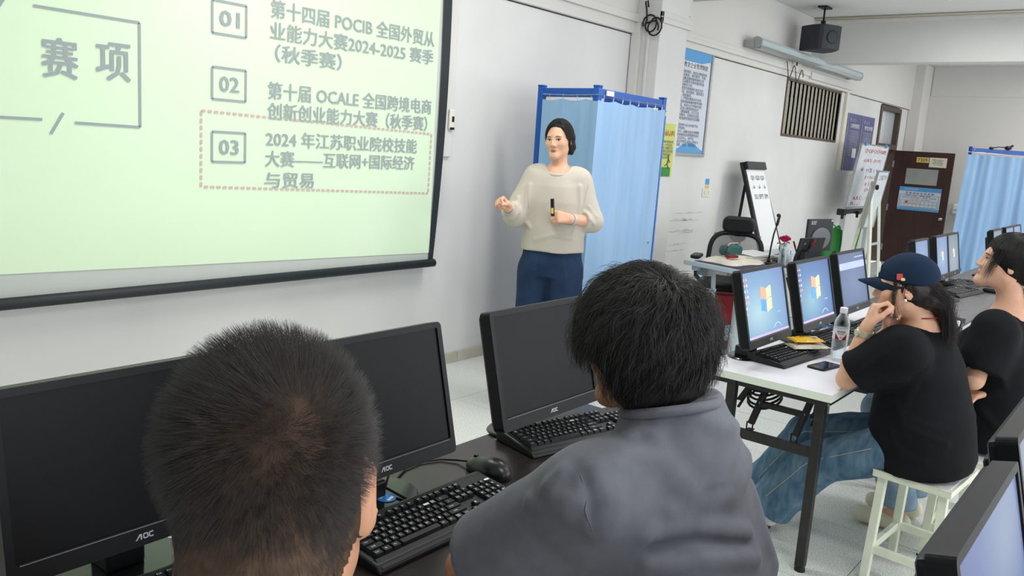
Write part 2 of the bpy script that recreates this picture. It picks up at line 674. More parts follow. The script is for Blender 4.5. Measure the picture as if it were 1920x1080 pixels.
def solid(name, prims, vox, mats, root, paint=None, relax=1, lo=None, hi=None, **props):
    """one continuous skin over a list of blended primitives; world coordinates"""
    pts = []
    prims = fix_folds(prims)
    if lo is None:
        for p in [z for y in prims for z in (y[1] if y[0] == 'g' else [y])]:
            if p[0] == 'c':
                for q, r_ in ((p[1], p[3]), (p[2], p[4])):
                    pts += [np.array(q) - r_ - .02, np.array(q) + r_ + .02]
            elif p[0] == 'e':
                r_ = max(p[2])
                pts += [np.array(p[1]) - r_ - .01, np.array(p[1]) + r_ + .01]
            elif p[0] == 'l':
                for s_ in p[3]:
                    for sx in (-1, 1):
                        for sy in (-1, 1):
                            pts.append(np.array(p[1]) + np.array(p[2]) @ np.array((s_[1] + sx * (s_[3] + .02), s_[2] + sy * (s_[4] + .02), s_[0])))
        lo, hi = np.min(pts, 0), np.max(pts, 0)
    V, Q = surface(lambda P: sdf(prims, P), lo, hi, vox)
    for _ in range(relax):
        A = np.zeros_like(V)
        c = np.zeros(len(V))
        for k in range(4):
            np.add.at(A, Q[:, k], V[Q[:, (k + 1) % 4]])
            np.add.at(A, Q[:, k], V[Q[:, k - 1]])
            np.add.at(c, Q[:, k], 2)
        V = .5 * V + .5 * A / np.maximum(c, 1)[:, None]
    me = bpy.data.meshes.new(name)
    off = np.array(root.location) if root else 0
    me.vertices.add(len(V))
    me.vertices.foreach_set('co', (V - off).ravel())
    me.loops.add(len(Q) * 4)
    me.loops.foreach_set('vertex_index', Q.ravel().astype(np.int32))
    me.polygons.add(len(Q))
    me.polygons.foreach_set('loop_start', np.arange(0, len(Q) * 4, 4, dtype=np.int32))
    me.polygons.foreach_set('loop_total', np.full(len(Q), 4, np.int32))
    setmat(me, mats)
    if paint is not None:
        me.polygons.foreach_set('material_index', paint(V[Q].mean(1)).astype(np.int32))
    me.polygons.foreach_set('use_smooth', [True] * len(Q))
    me.update(calc_edges=True)
    return link(name, me, root, **props)


def unit(v):
    v = np.array(v, float)
    return v / np.linalg.norm(v)


def frame(fwd, up=(0, 0, 1)):
    """columns: right, forward, up"""
    f = unit(fwd)
    r = unit(np.cross(f, up))
    return np.array([r, f, np.cross(r, f)]).T


def az(a, pitch=0.0, roll=0.0):
    a, p = math.radians(a), math.radians(pitch)
    R = frame((math.cos(a) * math.cos(p), math.sin(a) * math.cos(p), math.sin(p)))
    return R @ rotm('Y', math.radians(roll))


class Head:
    def __init__(self, c, R, s=1.0, jaw=.048):
        self.jaw = jaw
        self.c, self.R, self.s = np.array(c, float), np.array(R), s

    def w(self, p):
        return self.c + self.R @ (np.array(p, float) * self.s)

    def prims(self, ears=(.076, .076)):
        s, R, w = self.s, self.R, self.w
        P = [('e', w((0, -.012, .03)), np.array((.073, .092, .086)) * s, R, 0),
             ('e', w((0, .022, -.028)), np.array((.060, .066, .080)) * s, R, .035 * s),
             ('c', w((-self.jaw, .0, -.055)), w((-.012, .072, -.094)), .018 * s, .016 * s, .03 * s),
             ('c', w((self.jaw, .0, -.055)), w((.012, .072, -.094)), .018 * s, .016 * s, .03 * s),
             ('e', w((0, .074, -.093)), np.array((.02, .018, .016)) * s, R, .025 * s),
             ('e', w((-.040, .052, -.02)), np.array((.022, .022, .022)) * s, R, .025 * s),
             ('e', w((.040, .052, -.02)), np.array((.022, .022, .022)) * s, R, .025 * s),
             ('c', w((-.03, .072, .022)), w((.03, .072, .022)), .013 * s, .013 * s, .02 * s),
             ('-e', w((-.031, .093, .004)), np.array((.019, .013, .011)) * s, R, .016 * s),
             ('-e', w((.031, .093, .004)), np.array((.019, .013, .011)) * s, R, .016 * s),
             ('c', w((0, .083, .010)), w((0, .1, -.027)), .007 * s, .0105 * s, .014 * s),
             ('e', w((-.012, .092, -.031)), np.array((.008, .01, .007)) * s, R, .008 * s),
             ('e', w((.012, .092, -.031)), np.array((.008, .01, .007)) * s, R, .008 * s),
             ('c', w((-.018, .079, -.0575)), w((.018, .079, -.0575)), .0062 * s, .0062 * s, .008 * s),
             ('e', w((0, .087, -.0565)), np.array((.016, .007, .0048)) * s, R, .006 * s),
             ('e', w((0, .086, -.066)), np.array((.015, .007, .0055)) * s, R, .006 * s),
             ('-c', w((-.02, .091, -.061)), w((.02, .091, -.061)), .0016 * s, .0016 * s, .003 * s)]
        if ears:
            for q, ex in ((-1, ears[0]), (1, ears[1])):
                Re = R @ rotm('Z', math.radians(-q * 22))
                P += [('e', w((q * ex, -.012, -.006)), np.array((.0065, .019, .031)) * s, Re, .008 * s),
                      ('-e', w((q * (ex + .008), -.006, -.002)), np.array((.006, .010, .018)) * s, Re, .006 * s)]
        return P

    def hit(self, xz, prims):
        """y of the face surface at local (x, z)"""
        xz = np.array(xz, float)
        y = np.full(len(xz), .135)
        for _ in range(40):
            loc = np.stack([xz[:, 0], y, xz[:, 1]], 1) * self.s
            d = sdf(prims, (self.c + loc @ self.R.T).astype(F32))
            y = y - np.maximum(d, -.002) / self.s * .8
        return np.stack([xz[:, 0], y, xz[:, 1]], 1)

    def decal(self, name, poly, mat, prims, root, lift=.0008, bulge=0.0):
        poly = np.array(poly, float)
        cen = poly.mean(0)
        rings = [cen + (poly - cen) * t for t in (1.0, .55)] + [cen[None]]
        pts = np.concatenate(rings)
        q = self.hit(pts, prims)
        n = len(poly)
        q[:, 1] += lift + bulge * np.concatenate([np.zeros(n), np.full(n, .75), [1.0]])
        v = self.c + (q * self.s) @ self.R.T - np.array(root.location)
        fs = [(i, (i + 1) % n, n + (i + 1) % n, n + i) for i in range(n)] + [(n + i, n + (i + 1) % n, 2 * n) for i in range(n)]
        me = bpy.data.meshes.new(name)
        me.from_pydata(v.tolist(), [], fs)
        setmat(me, mat)
        me.polygons.foreach_set('use_smooth', [True] * len(fs))
        return link(name, me, root)

    def features(self, prims, root, gaze=(0, 0), browmat='hairblack', open_=1.0, mouth=0.0):
        for q in (-1, 1):
            ex, ez = q * .031, .002
            t = np.linspace(0, 2 * math.pi, 16, endpoint=False)
            alm = [(ex + .0145 * math.cos(a), ez + (.0058 * open_ * math.sin(a) if math.sin(a) > 0 else .0042 * open_ * math.sin(a)) + .0012 * q * math.cos(a)) for a in t]
            e = self.decal('eye', alm, 'eyew', prims, root, .0006, .0022)
            g = (ex + gaze[0] * .006, ez + .0006 + gaze[1] * .003)
            self.decal('iris', [(g[0] + .0056 * math.cos(a), g[1] + .0047 * open_ * math.sin(a)) for a in t], 'eyed', prims, root, .0024, .0012)
            lid = [(ex + .0155 * x, ez + .0058 * open_ * math.sqrt(max(0, 1 - x * x)) + .0002 + .0012 * q * x) for x in np.linspace(-1, 1, 9)]
            self.decal('eyelash', lid + [(x, z + .0022) for x, z in lid[::-1]], 'eyed', prims, root, .0022)
            br = [(ex + .0175 * x + q * .001, .0200 + .0026 * (1 - x * x) - .0012 * q * x) for x in np.linspace(-1, 1, 8)]
            self.decal('eyebrow', br + [(x, z + .0036 - .002 * abs(2 * i / 7 - 1)) for i, (x, z) in reversed(list(enumerate(br)))], browmat, prims, root, .0008)
        up = [(.021 * x, -.0600 + .0052 * (1 - x * x) * (1 - .25 * math.exp(-(x / .18) ** 2))) for x in np.linspace(-1, 1, 11)]
        self.decal('upper_lip', up + [(.018 * x, -.0612) for x in np.linspace(1, -1, 7)], 'lip', prims, root, .0006, .0006)
        lo = [(.018 * x, -.0622 - mouth) for x in np.linspace(-1, 1, 7)]
        self.decal('lower_lip', lo + [(.018 * x, -.0635 - mouth - .0062 * (1 - x * x)) for x in np.linspace(1, -1, 9)], 'lip', prims, root, .0006, .0008)
        if mouth:
            self.decal('mouth_gap', [(.014 * x, -.0615) for x in np.linspace(-1, 1, 6)] + [(.014 * x, -.062 - mouth) for x in np.linspace(1, -1, 6)], 'eyed', prims, root, .0004)


def hand(wrist, f, back, ts, curls, s=1.0, thumb=None, spread=.0, tcurl=(.3, .5)):
    """palm with four fingers and a thumb leaving its side; ts is the sign of the thumb side along cross(back, f)"""
    f = unit(f)
    back = unit(np.array(back, float) - f * (f @ np.array(back, float)))
    y = np.cross(back, f) * ts
    w0 = np.array(wrist, float)
    P = []
    ys = (.027, .009, -.009, -.026)
    L = ((.040, .024, .019), (.044, .028, .020), (.041, .026, .019), (.032, .020, .017))
    kn = []
    for i in range(4):
        b = w0 + y * ys[i] * .5 * s
        k = w0 + f * (.084 - (.006 if i == 3 else 0) - (.002 if i == 0 else 0)) * s + y * ys[i] * s
        P.append(('c', b, k, .0135 * s, .0105 * s, .012 * s))
        kn.append(k)
    P.append(('c', w0 + y * .012 * s, w0 + f * .05 * s + y * .018 * s - back * .004 * s, .014 * s, .013 * s, .012 * s))
    for i in range(4):
        c = curls[i] if not np.isscalar(curls[i]) else (curls[i], curls[i] * 1.1, curls[i] * .8)
        p, a = kn[i], 0.0
        sp = spread * (1.5 - i)
        for j in range(3):
            a += c[j]
            d = f * math.cos(a) - back * math.sin(a) + y * sp * math.cos(a)
            q = p + unit(d) * L[i][j] * s
            P.append(('c', p, q, (.0092 - .0008 * j) * s, (.0085 - .0008 * j) * s, .0035 * s))
            p = q
    tb = w0 + f * .02 * s + y * .022 * s - back * .006 * s
    td = unit(f * .6 + y * .75 - back * .35) if thumb is None else unit(f * thumb[0] + y * thumb[1] - back * thumb[2])
    p = tb
    P.append(('c', w0 + y * .01 * s, tb, .014 * s, .0135 * s, .012 * s))
    axis = unit(np.cross(td, y * -1 + f * .2))
    for j, (ln, r0, r1) in enumerate(((.040, .0135, .0108), (.030, .0108, .0098), (.024, .0098, .0082))):
        if j:
            td = np.array(Matrix.Rotation(tcurl[j - 1], 3, Vector(axis))) @ td
        q = p + td * ln * s
        P.append(('c', p, q, r0 * s, r1 * s, .006 * s))
        p = q
    return P


def arm(sh, el, wr, r=(.046, .039, .037, .025)):
    m = np.array(el) + (np.array(wr) - np.array(el)) * .3
    return [('c', sh, el, r[0], r[1], .03), ('c', el, m, r[1] * .95, r[2] * 1.05, .02), ('c', m, wr, r[2] * 1.05, r[3], .02)]


def leg_prims(h, k, a, toe, r=(.078, .055, .05, .036)):
    return [('c', h, k, r[0], r[1], .03), ('c', k, a, r[2], r[3], .03), ('c', np.array(a) - (0, 0, .03), toe, .034, .026, .02)]


# ------------------------------------------------------------------ hair as real strands
def strands(name, pts, radius, mat, root, tip=.35, **props):
    """pts: (N, S, 3) world"""
    N, S_ = pts.shape[:2]
    cu = bpy.data.hair_curves.new(name)
    cu.add_curves([S_] * N)
    cu.position_data.foreach_set('vector', (pts - np.array(root.location)).astype(F32).ravel())
    ra = cu.attributes.get('radius') or cu.attributes.new('radius', 'FLOAT', 'POINT')
    prof = radius * np.linspace(1, tip, S_)
    ra.data.foreach_set('value', np.tile(prof, N).astype(F32))
    cu.materials.append(MT[mat])
    return link(name, cu, root, **props)


def wig(c, R, radii, crown, N, th0, ln, mask, seed, wave=(.004, 9.0), lay=(.9, 1.03), S_=9, swirl=0.0, flick=0.0, dz=0.0):
    """strands that leave the crown and follow an egg shaped envelope; mask(local points) keeps or drops whole strands by their roots and tips"""
    g = np.random.default_rng(seed)
    crown = unit(crown)
    C_ = frame(np.cross(crown, (1, 0, .01)), crown)
    ph = g.uniform(0, 2 * math.pi, N)
    a0 = g.uniform(th0[0], th0[1], N)
    L = g.uniform(ln[0], ln[1], N)
    lay_ = g.uniform(lay[0], lay[1], N)
    t = np.linspace(0, 1, S_)
    th = a0[:, None] + L[:, None] * t
    cl = np.sin(ph * 5 + 3 * np.sin(ph * 2)) * .5 + np.sin(ph * 11 + a0 * 4) * .5
    p_ = ph[:, None] + swirl * t + (wave[0] * 6 * np.sin(wave[1] * th + 6 * cl[:, None] + g.normal(0, .5, N)[:, None]))
    d = np.stack([np.sin(th) * np.cos(p_), np.sin(th) * np.sin(p_), np.cos(th)], -1) @ C_.T
    rise = np.minimum(1, .80 + .5 * (t[None, :] * L[:, None]) * 1.0) if lay[0] < .95 else 1.0
    rr = lay_[:, None] * rise * (1 + wave[0] * 3 * np.sin(wave[1] * 1.3 * th + 9 * cl[:, None])) + flick * t[None] ** 3
    loc = d * np.array(radii) * rr[..., None]
    loc[..., 2] += dz * t[None] ** 2
    ok = mask(loc, d)
    return np.array(c) + loc[ok] @ np.array(R).T

# ------------------------------------------------------------------ the room
XL, XR, YB, YW, ZC = -3.0, 15.4, -4.6, 3.81, 3.23
S = dict(kind='structure')
fl = MB().ext((XL, YB, -0.06), (XR, YW, -0.004)).build('floor', 'grout', **S)
TX, TY = 0.59, 0.61
near, rest = [], MB()
tile_mes = []
for k in range(3):
    mb = MB().ext((-TX / 2 + .0015, -TY / 2 + .0015, -0.0038), (TX / 2 - .0015, TY / 2 - .0015, 0.0004 * (k - 1)))
    me = bpy.data.meshes.new('tile')
    me.from_pydata(mb.v, [], mb.f)
    setmat(me, 'tile')
    tile_mes.append(me)
ix0, iy0 = 3.571, 3.215
cells = []
for i in range(-12, 21):
    for j in range(-14, 1):
        cx, cy = ix0 + (i + .5) * TX, iy0 + (j + .5) * TY
        if cx < XL - .3 or cx > XR + .3 or cy < YB - .3 or cy > YW + .3:
            continue
        cells.append((cx, cy))
seen = [c for c in cells if c[1] > 0.02 * c[0] - 0.4 and c[1] < 3.0 * c[0] + 0.5 and c[0] > 0.4]
seen.sort(key=lambda c: c[0] ** 2 + c[1] ** 2)
seen = seen[:280]
ss = set(seen)
for n, (cx, cy) in enumerate(cells):
    if (cx, cy) in ss:
        o = link('floor_tile', tile_mes[n * 7 % 3], fl)
        o.location = (cx, cy, 0)
    else:
        rest.ext((cx - TX / 2 + .0015, cy - TY / 2 + .0015, -.0038), (cx + TX / 2 - .0015, cy + TY / 2 - .0015, 0))
rest.build('floor_tile_remainder', 'tile', fl, kind='stuff')

# front wall: lower face at YW, upper lintel band proud of it; openings for the barred window and the door
GW = (9.65, 11.52, 1.85, 2.49)
DO = (13.46, 14.48, 0.0, 2.47)
m = MB()
m.ext((XL, YW, 0), (GW[0], YW + .2, 2.497))
m.ext((GW[0], YW, 0), (GW[1], YW + .2, GW[2]))
m.ext((GW[1], YW, 0), (DO[0], YW + .2, 2.497))
m.ext((DO[1], YW, 0), (XR + .2, YW + .2, 2.497))
m.ext((XL, YW, 2.49), (XR + .2, YW + .2, ZC + .1))
m.build('wall_front', 'wall', **S)
m = MB().ext((XL, 3.775, 2.497), (6.17, YW, ZC)).ext((6.64, 3.775, 2.497), (15.0, YW, ZC))
m.build('trim_1', 'wallw', bevel=.006, **S)
MB().ext((XR, YB, 0), (XR + .2, YW, ZC + .1)).build('wall_far', 'wallw', **S)
MB().ext((XR - .012, YB, 2.755), (XR, 3.6, ZC)).build('trim_2', 'wallw', bevel=.004, **S)
MB().ext((14.95, 3.615, 0), (XR, YW, ZC)).build('column_corner', 'wallw', bevel=.015, **S)
MB().ext((XL - .2, YB, 0), (XL, YW + .2, ZC + .1)).build('wall_left', 'wall', **S)
m = MB().ext((XL, YB - .2, 0), (XR, YB, .9)).ext((XL, YB - .2, 2.6), (XR, YB, ZC))
xs = [XL] + [x + d for x in WINX for d in (-1.1, 1.1)] + [XR]
for a, b in zip(xs[::2], xs[1::2]):
    m.ext((a, YB - .2, .9), (b, YB, 2.6))
m.build('wall_back', 'wall', **S)
for n, wx in enumerate(WINX):
    win = MB().ext((wx - 1.1, YB - .12, .9), (wx + 1.1, YB - .06, .95)).ext((wx - 1.1, YB - .12, 2.55), (wx + 1.1, YB - .06, 2.6)) \
        .ext((wx - 1.1, YB - .12, .95), (wx - 1.05, YB - .06, 2.55)).ext((wx + 1.05, YB - .12, .95), (wx + 1.1, YB - .06, 2.55)) \
        .ext((wx - .025, YB - .12, .95), (wx + .025, YB - .06, 2.55)).build('window_%d' % (n + 2), 'alu', **S)
MB().ext((XL, YB, ZC), (XR, YW, ZC + .1)).build('ceiling', 'ceiling', **S)
MB().ext((10.2, YB, 2.71), (10.45, YW, ZC)).build('beam_far', 'beam', bevel=.01, **S)
MB().ext((6.17, YB, 2.875), (6.95, YW, ZC)).build('beam_near', 'beam', bevel=.01, **S)
MB().ext((10.185, YB, 3.155), (10.2, 3.775, 3.2)).build('trim_3', 'wallw', **S)
MB().tube([(10.16, YB, 3.212), (10.16, 3.77, 3.212)], .012).build('trim_4', 'beige', smooth=True, **S)
col = MB().ext((6.17, 3.55, 0), (6.64, YW, 2.9)).build('column_front', 'wall', bevel=.008, **S)
# cable channels on the wall and round the column
MB().ext((XL, 3.745, 2.585), (6.17, 3.775, 2.645)).build('trim_5', 'wallw', bevel=.004, **S)
MB().ext((6.145, 3.525, 2.58), (6.17, 3.775, 2.665)).ext((6.145, 3.525, 2.58), (6.665, 3.55, 2.665)).ext((6.64, 3.55, 2.58), (6.665, 3.775, 2.665)) \
    .ext((6.14, 3.52, 2.62), (6.67, 3.546, 2.626)).build('trim_6', 'wallw', bevel=.003, **S)
MB().ext((6.665, 3.74, 2.555), (10.17, 3.775, 2.625)).ext((6.665, 3.736, 2.588), (10.17, 3.75, 2.592)).build('trim_7', 'wallw', bevel=.004, **S)
MB().ext((10.2, 3.735, 2.53), (11.8, 3.775, 2.61)).build('trim_8', 'wallw', bevel=.004, **S)
MB().ext((11.72, 3.775, 1.45), (11.80, YW, 2.497)).build('trim_9', 'beige', bevel=.004, **S)
MB().ext((6.135, 3.72, 0), (6.17, 3.80, 2.58)).ext((6.15, 3.64, 0), (6.17, 3.66, 2.58)).build('trim_10', 'wallw', bevel=.003, **S)
MB().ext((6.62, 3.56, 2.70), (6.70, 3.63, 2.875)).build('trim_11', 'wallw', bevel=.004, **S)
MB().ext((3.93, 3.785, 1.42), (4.02, YW, 2.497)).build('trim_12', 'wallw', bevel=.004, **S)
# skirting of separate tiles along the front wall
sk = MB().ext((XL, 3.803, 0), (6.17, YW, .07)).build('baseboard_front', 'grout', **S)
skm = bpy.data.meshes.new('skirting_tile')
mb = MB().ext((-.2985, -.006, 0.001), (.2985, .006, .071))
skm.from_pydata(mb.v, [], mb.f)
setmat(skm, 'skirt')
for k in range(15):
    o = link('skirting_tile', skm, sk)
    o.location = (XL + .3 + k * .6, 3.801, 0)
sk2 = MB().ext((6.64, 3.803, 0), (13.4, YW, .07)).build('baseboard_far', 'grout', **S)
for k in range(11):
    o = link('skirting_tile', skm, sk2)
    o.location = (6.94 + k * .6, 3.801, 0)

# barred high window
win = MB().ext((GW[0] - .03, YW - .012, GW[2] - .03), (GW[0], YW + .05, GW[3])).ext((GW[1], YW - .012, GW[2] - .03), (GW[1] + .03, YW + .05, GW[3])) \
    .ext((GW[0], YW - .012, GW[2] - .03), (GW[1], YW + .05, GW[2])).ext((GW[0], YW - .012, GW[3] - .03), (GW[1], YW + .05, GW[3])).build('window_1', 'frame', bevel=.003, **S)
MB().ext((GW[0], YW + .14, GW[2]), (GW[1], YW + .145, GW[3])).build('pane', 'pane', win)
MB().ext((GW[0] + .9, YW + .11, GW[2]), (GW[0] + .96, YW + .14, GW[3])).ext((GW[0], YW + .11, 2.30), (GW[1], YW + .14, 2.34)).build('sash', 'alu', win)
for k in range(14):
    x = GW[0] + .07 + k * .132
    MB().ext((x - .026, YW + .012, GW[2]), (x + .026, YW + .03, GW[3] - .03)).ext((x - .026, YW + .006, GW[2]), (x - .016, YW + .03, GW[3] - .03)).ext((x + .016, YW + .006, GW[2]), (x + .026, YW + .03, GW[3] - .03)).build('bar', 'bronze', win)
for z in (1.90, 2.40):
    MB().ext((GW[0], YW + .032, z - .015), (GW[1], YW + .045, z + .015)).build('rail', 'bronze', win)
for k in (6, 7):
    MB().ext((GW[0] + .17 + k * .132, YW + .05, 1.92), (GW[0] + .25 + k * .132, YW + .055, 2.0)).build('paper_tag', 'paper', win)

# door: frame with transom light, open leaf standing into the room
dr = MB().ext((DO[0] - .05, YW - .02, 0), (DO[0] + .03, YW + .12, DO[3])).ext((DO[1] - .03, YW - .02, 0), (DO[1] + .05, YW + .12, DO[3])) \
    .ext((DO[0] + .03, YW - .02, DO[3] - .07), (DO[1] - .03, YW + .12, DO[3])).ext((DO[0] + .03, YW - .02, 1.82), (DO[1] - .03, YW + .12, 1.90)).build('door_1', 'frame', bevel=.004, **S)
MB().ext((DO[0] + .03, YW + .06, 1.9), (DO[1] - .03, YW + .07, DO[3] - .07)).build('transom_pane', 'pane', dr)
MB().ext((5.0, YW + 1.9, 0), (22.0, YW + 2.0, 3.3)).build('wall_corridor', 'wall', **S)
MB().ext((5.0, YW + .2, -.06), (22.0, YW + 1.9, 0)).build('floor_corridor', 'tile', **S)
MB().ext((DO[1] - .03, YW + .12, 0), (DO[1], YW + .2, DO[3])).ext((DO[0], YW + .12, 0), (DO[0] + .03, YW + .2, DO[3])).build('jamb_lining', 'frame', dr)
LX = 14.45
leaf = MB().ext((LX, 2.908, 0.01), (LX + .04, 3.79, 1.818)).build('door_leaf', 'wood', dr, bevel=.004)
MB().ext((LX - .004, 3.104, 1.30), (LX + .044, 3.575, 1.548)).build('vision_pane', 'frost', leaf)
mm = MB()
for z in (1.6, .9, .25):
    mm.ext((LX - .006, 3.775, z - .05), (LX, 3.80, z + .05))
mm.build('hinge', 'alu', leaf)
MB().lathe([(.028, 0), (.028, .012), (.02, .016), (.02, .05), (.026, .06), (.022, .075), (.004, .078)], (LX, 2.97, .79), 20, np.array(((0, 0, -1), (0, 1, 0), (1, 0, 0)))).build('door_knob', 'chrome', leaf, smooth=True)


def sheet(name, label, cat, lo, hi, mat, base, **kw):
    o = MB().ext(lo, hi).build(name, mat, None, **kw)
    return tag(o, label, cat)


# plates and notices fixed to the door leaf
r = thing('number_plate', 'small brass number plate reading 7309 on the brown door', 'sign', (LX - .003, 3.356, 1.69))
MB().ext((-.002, -.092, -.042), (.003, .092, .042)).build('plate', 'sign', r, bevel=.001)
place_text('7309', 'ink', r, (-.0035, 0, 0), FACEX, w=.14, h=.05, bold=.02)
r = thing('notice_card', 'pale card with a few typed lines beside the brass number plate', 'notice', (LX - .003, 3.13, 1.66))
MB().ext((-.002, -.125, -.075), (.002, .125, .075)).build('card', 'beige', r)
place_text('管理员: 实训中心\nTel: 13951001\n安全员: 实训中心\nTel: 13951002', 'ink', r, (-.0035, 0, 0.005), FACEX, w=.17, h=.095)
r = thing('safety_notice', 'blue bordered safety information sheet below the door window', 'notice', (LX - .003, 3.328, 1.07))
MB().ext((-.002, -.31, -.185), (.002, .31, .185)).build('sheet', 'posterw', r)
MB().ext((-.003, -.31, .12), (-.002, .31, .185)).ext((-.003, -.31, -.185), (-.002, .31, -.145)).build('blue_band', 'skyprint', r)
place_text('实 验 室 安 全 信 息 牌', 'ink', r, (-.0035, 0, .09), FACEX, w=.42, h=.032, bold=.02)
place_text('商业职业技术学院', 'paper', r, (-.0035, .13, .15), FACEX, w=.2, h=.022)
place_text('房间: 7309    类别: 机房   \n负责人: 实训中心   电话: 安全员', 'ink', r, (-.0035, 0.0, .035), FACEX, w=.5, h=.05)
place_text('安全须知   禁止烟火', 'inkred', r, (-.0035, -.02, -.008), FACEX, w=.3, h=.018)
g = MB()
for k in range(10):
    y = .27 - .54 * k / 9
    g.ext((-.0035, y - .0015, -.13), (-.002, y + .0015, -.03))
for z in (-.03, -.08, -.13):
    g.ext((-.0035, -.27, z - .0015), (-.002, .27, z + .0015))
g.ext((-.0035, .285, -.135), (-.002, .29, .06)).ext((-.0035, -.29, -.135), (-.002, -.285, .06)).ext((-.0035, -.29, .058), (-.002, .29, .062)).ext((-.0035, -.29, -.137), (-.002, .29, -.134))
g.build('table_rule', 'ink', r)
for k, c in enumerate(('inkred', 'sign', 'sign', 'sign')):
    y = .27 - .54 * (k + 1.5) / 9
    MB().prism([(-.02, -.016), (.02, -.016), (0, .02)] if k else [(.02 * math.cos(a * .785), .02 * math.sin(a * .785)) for a in range(8)], 0, .0015, FACEX, (-.002, y, -.055)).build('hazard_mark', c, r)

# framed vertical poster of rules, half behind the column
r = thing('rules_poster', 'tall blue and white framed poster of Chinese rules beside the column', 'poster', (7.12, YW - .012, 2.03))
MB().ext((-.46, 0, -.49), (.52, .012, .48)).build('backing', 'posterw', r)
for lo, hi in (((-.48, -.01, .47), (.56, .012, .50)), ((-.48, -.01, -.51), (.56, .012, -.48)), ((.53, -.01, -.48), (.56, .012, .47)), ((-.48, -.01, -.48), (-.45, .012, .47))):
    MB().ext(lo, hi).build('frame', 'alu', r, bevel=.003)
MB().grid(lambda u, v: (-.45 + .98 * u, -.002, .47 - (.11 + .05 * math.sin(u * 4)) * v), 14, 2).build('blue_header', 'skyprint', r)
MB().grid(lambda u, v: (-.45 + .98 * u, -.002, -.48 + (.06 + .04 * math.cos(u * 9)) * v), 18, 2).build('blue_wave', 'skyprint', r)
MB().ext((-.45, -.0025, .30), (.47, -.002, .36)).build('title_strip', 'paper', r)
place_text('企融理实一体化教室企业管理制度', 'ink', r, (.0, -.004, .33), w=.92, h=.05, bold=.02)
body = ['一、教室是学生学习实训的场所，按企业管理标准', '安排“企业第一”教育培训要求，进行教学，不得', '违反，爱护教室内的设备设施和器材保持卫生', '实，认真听讲，做好实训教学记录并按时完成', '内容，完成教学工作。', '二、教室管理员负责教室日常管理与安全卫生', '，定期检查设备完好情况，及时报修，做好登记', '记录归档，备查备用。', '三、学生应按时到课，严禁在教室内吃东西', '，不得随意移动设备及拆卸各种器材零件等物', '四、严格遵守操作规程，未经允许不得开关机', '五、严禁带无关人员进入教室和机房内', '六、课后关闭电源，整理桌椅，打扫卫生', '七、定期消毒，保持通风，注意防火防盗', '八、违反规定造成损失者照价赔偿并且通报', '', '企业一体化教室，是学校与企业共建平台', '实训教学场地。', '本规定自发布之日起执行，由教务处负责解释', '，严禁任何人擅自更改本教室各项管理的规定', '学校，教务部，实训中心，资产处', '本教室管理制度解释权归学院实训中心所有人', '联合，制定发布，监督，执行，检查落实']
place_text('\n'.join(body), 'ink', r, (.0, -.004, -.07), w=.9, h=.70)
r = thing('lime_poster', 'yellow green poster half hidden behind the blue curtain screen', 'poster', (6.39, 3.544, 1.565))
MB().ext((-.2, 0, -.23), (.19, .006, .22)).build('sheet', 'limeposter', r)
MB().ext((-.2, -.001, -.23), (.16, 0, -.15)).build('green_band', 'green', r)
place_text('健身运动人人参与', 'inkred', r, (.05, -.002, .14), w=.26, h=.05, bold=.02)
place_text('科学锻炼增强体质\n每天一小时运动\n快乐学习健康生活\n强身健体全面发展\n坚持就是胜利\n阳光体育', 'ink', r, (.05, -.002, .0), w=.24, h=.16)
MB().ell((.11, -.001, -.055), (.014, .001, .016)).bar((.11, -.001, -.07), (.09, -.001, -.12), .002, .02, (0, 1, 0)).bar((.09, -.001, -.12), (.12, -.001, -.16), .002, .014, (0, 1, 0)).bar((.09, -.001, -.12), (.05, -.001, -.14), .002, .014, (0, 1, 0)).bar((.11, -.001, -.08), (.14, -.001, -.11), .002, .012, (0, 1, 0)).build('runner_print', 'ink', r)
for i, (x0, lab, ttl) in enumerate(((11.95, 'navy wall poster partly covered by the whiteboard, nearer the barred window', '实训教学管理规定'), (12.58, 'navy wall poster between its twin and the brown door frame', '学生守则'))):
    r = thing('navy_poster', lab, 'poster', (x0, YW - .01, 1.86), group='navy posters by the door')
    MB().ext((0, 0, -.4), (.59, .01, .385)).build('sheet', 'navyprint', r, bevel=.003)
    for ex in (0, .57):
        MB().ext((ex, -.003, -.4), (ex + .02, 0, .385)).build('edge_strip', 'alu', r)
    place_text('企业文化', 'silver', r, (.26, -.004, .30), w=.18, h=.045)
    place_text(ttl, 'paper', r, (.33, -.004, .22), w=.38, h=.06, bold=.02)
    MB().prism([(.015 * math.cos(a), .03 * math.sin(a)) for a in np.linspace(0, 6.0, 12)], 0, .001, FRONT, (.12, -.001, .30)).build('crest', 'silver', r)
    place_text('\n'.join(['一、遵守学校各项规章制度认真学习', '二、按时上课不迟到不早退不旷课', '三、爱护公物保持教室整洁卫生安静', '四、团结同学尊敬师长文明礼貌', '五、注意安全严禁携带危险物品', '六、节约用电随手关灯关机关窗', '七、认真完成各项实训任务报告', '八、积极参加学校组织的活动', '九、保持良好的生活习惯和学习习惯', '十、严格遵守操作规程安全第一']), 'silver', r, (.3, -.004, -.02), w=.46, h=.36)
    if i == 0:
        MB().ext((.33, -.006, -.22), (.5, -.004, -.09)).build('pinned_paper', 'paper', r)

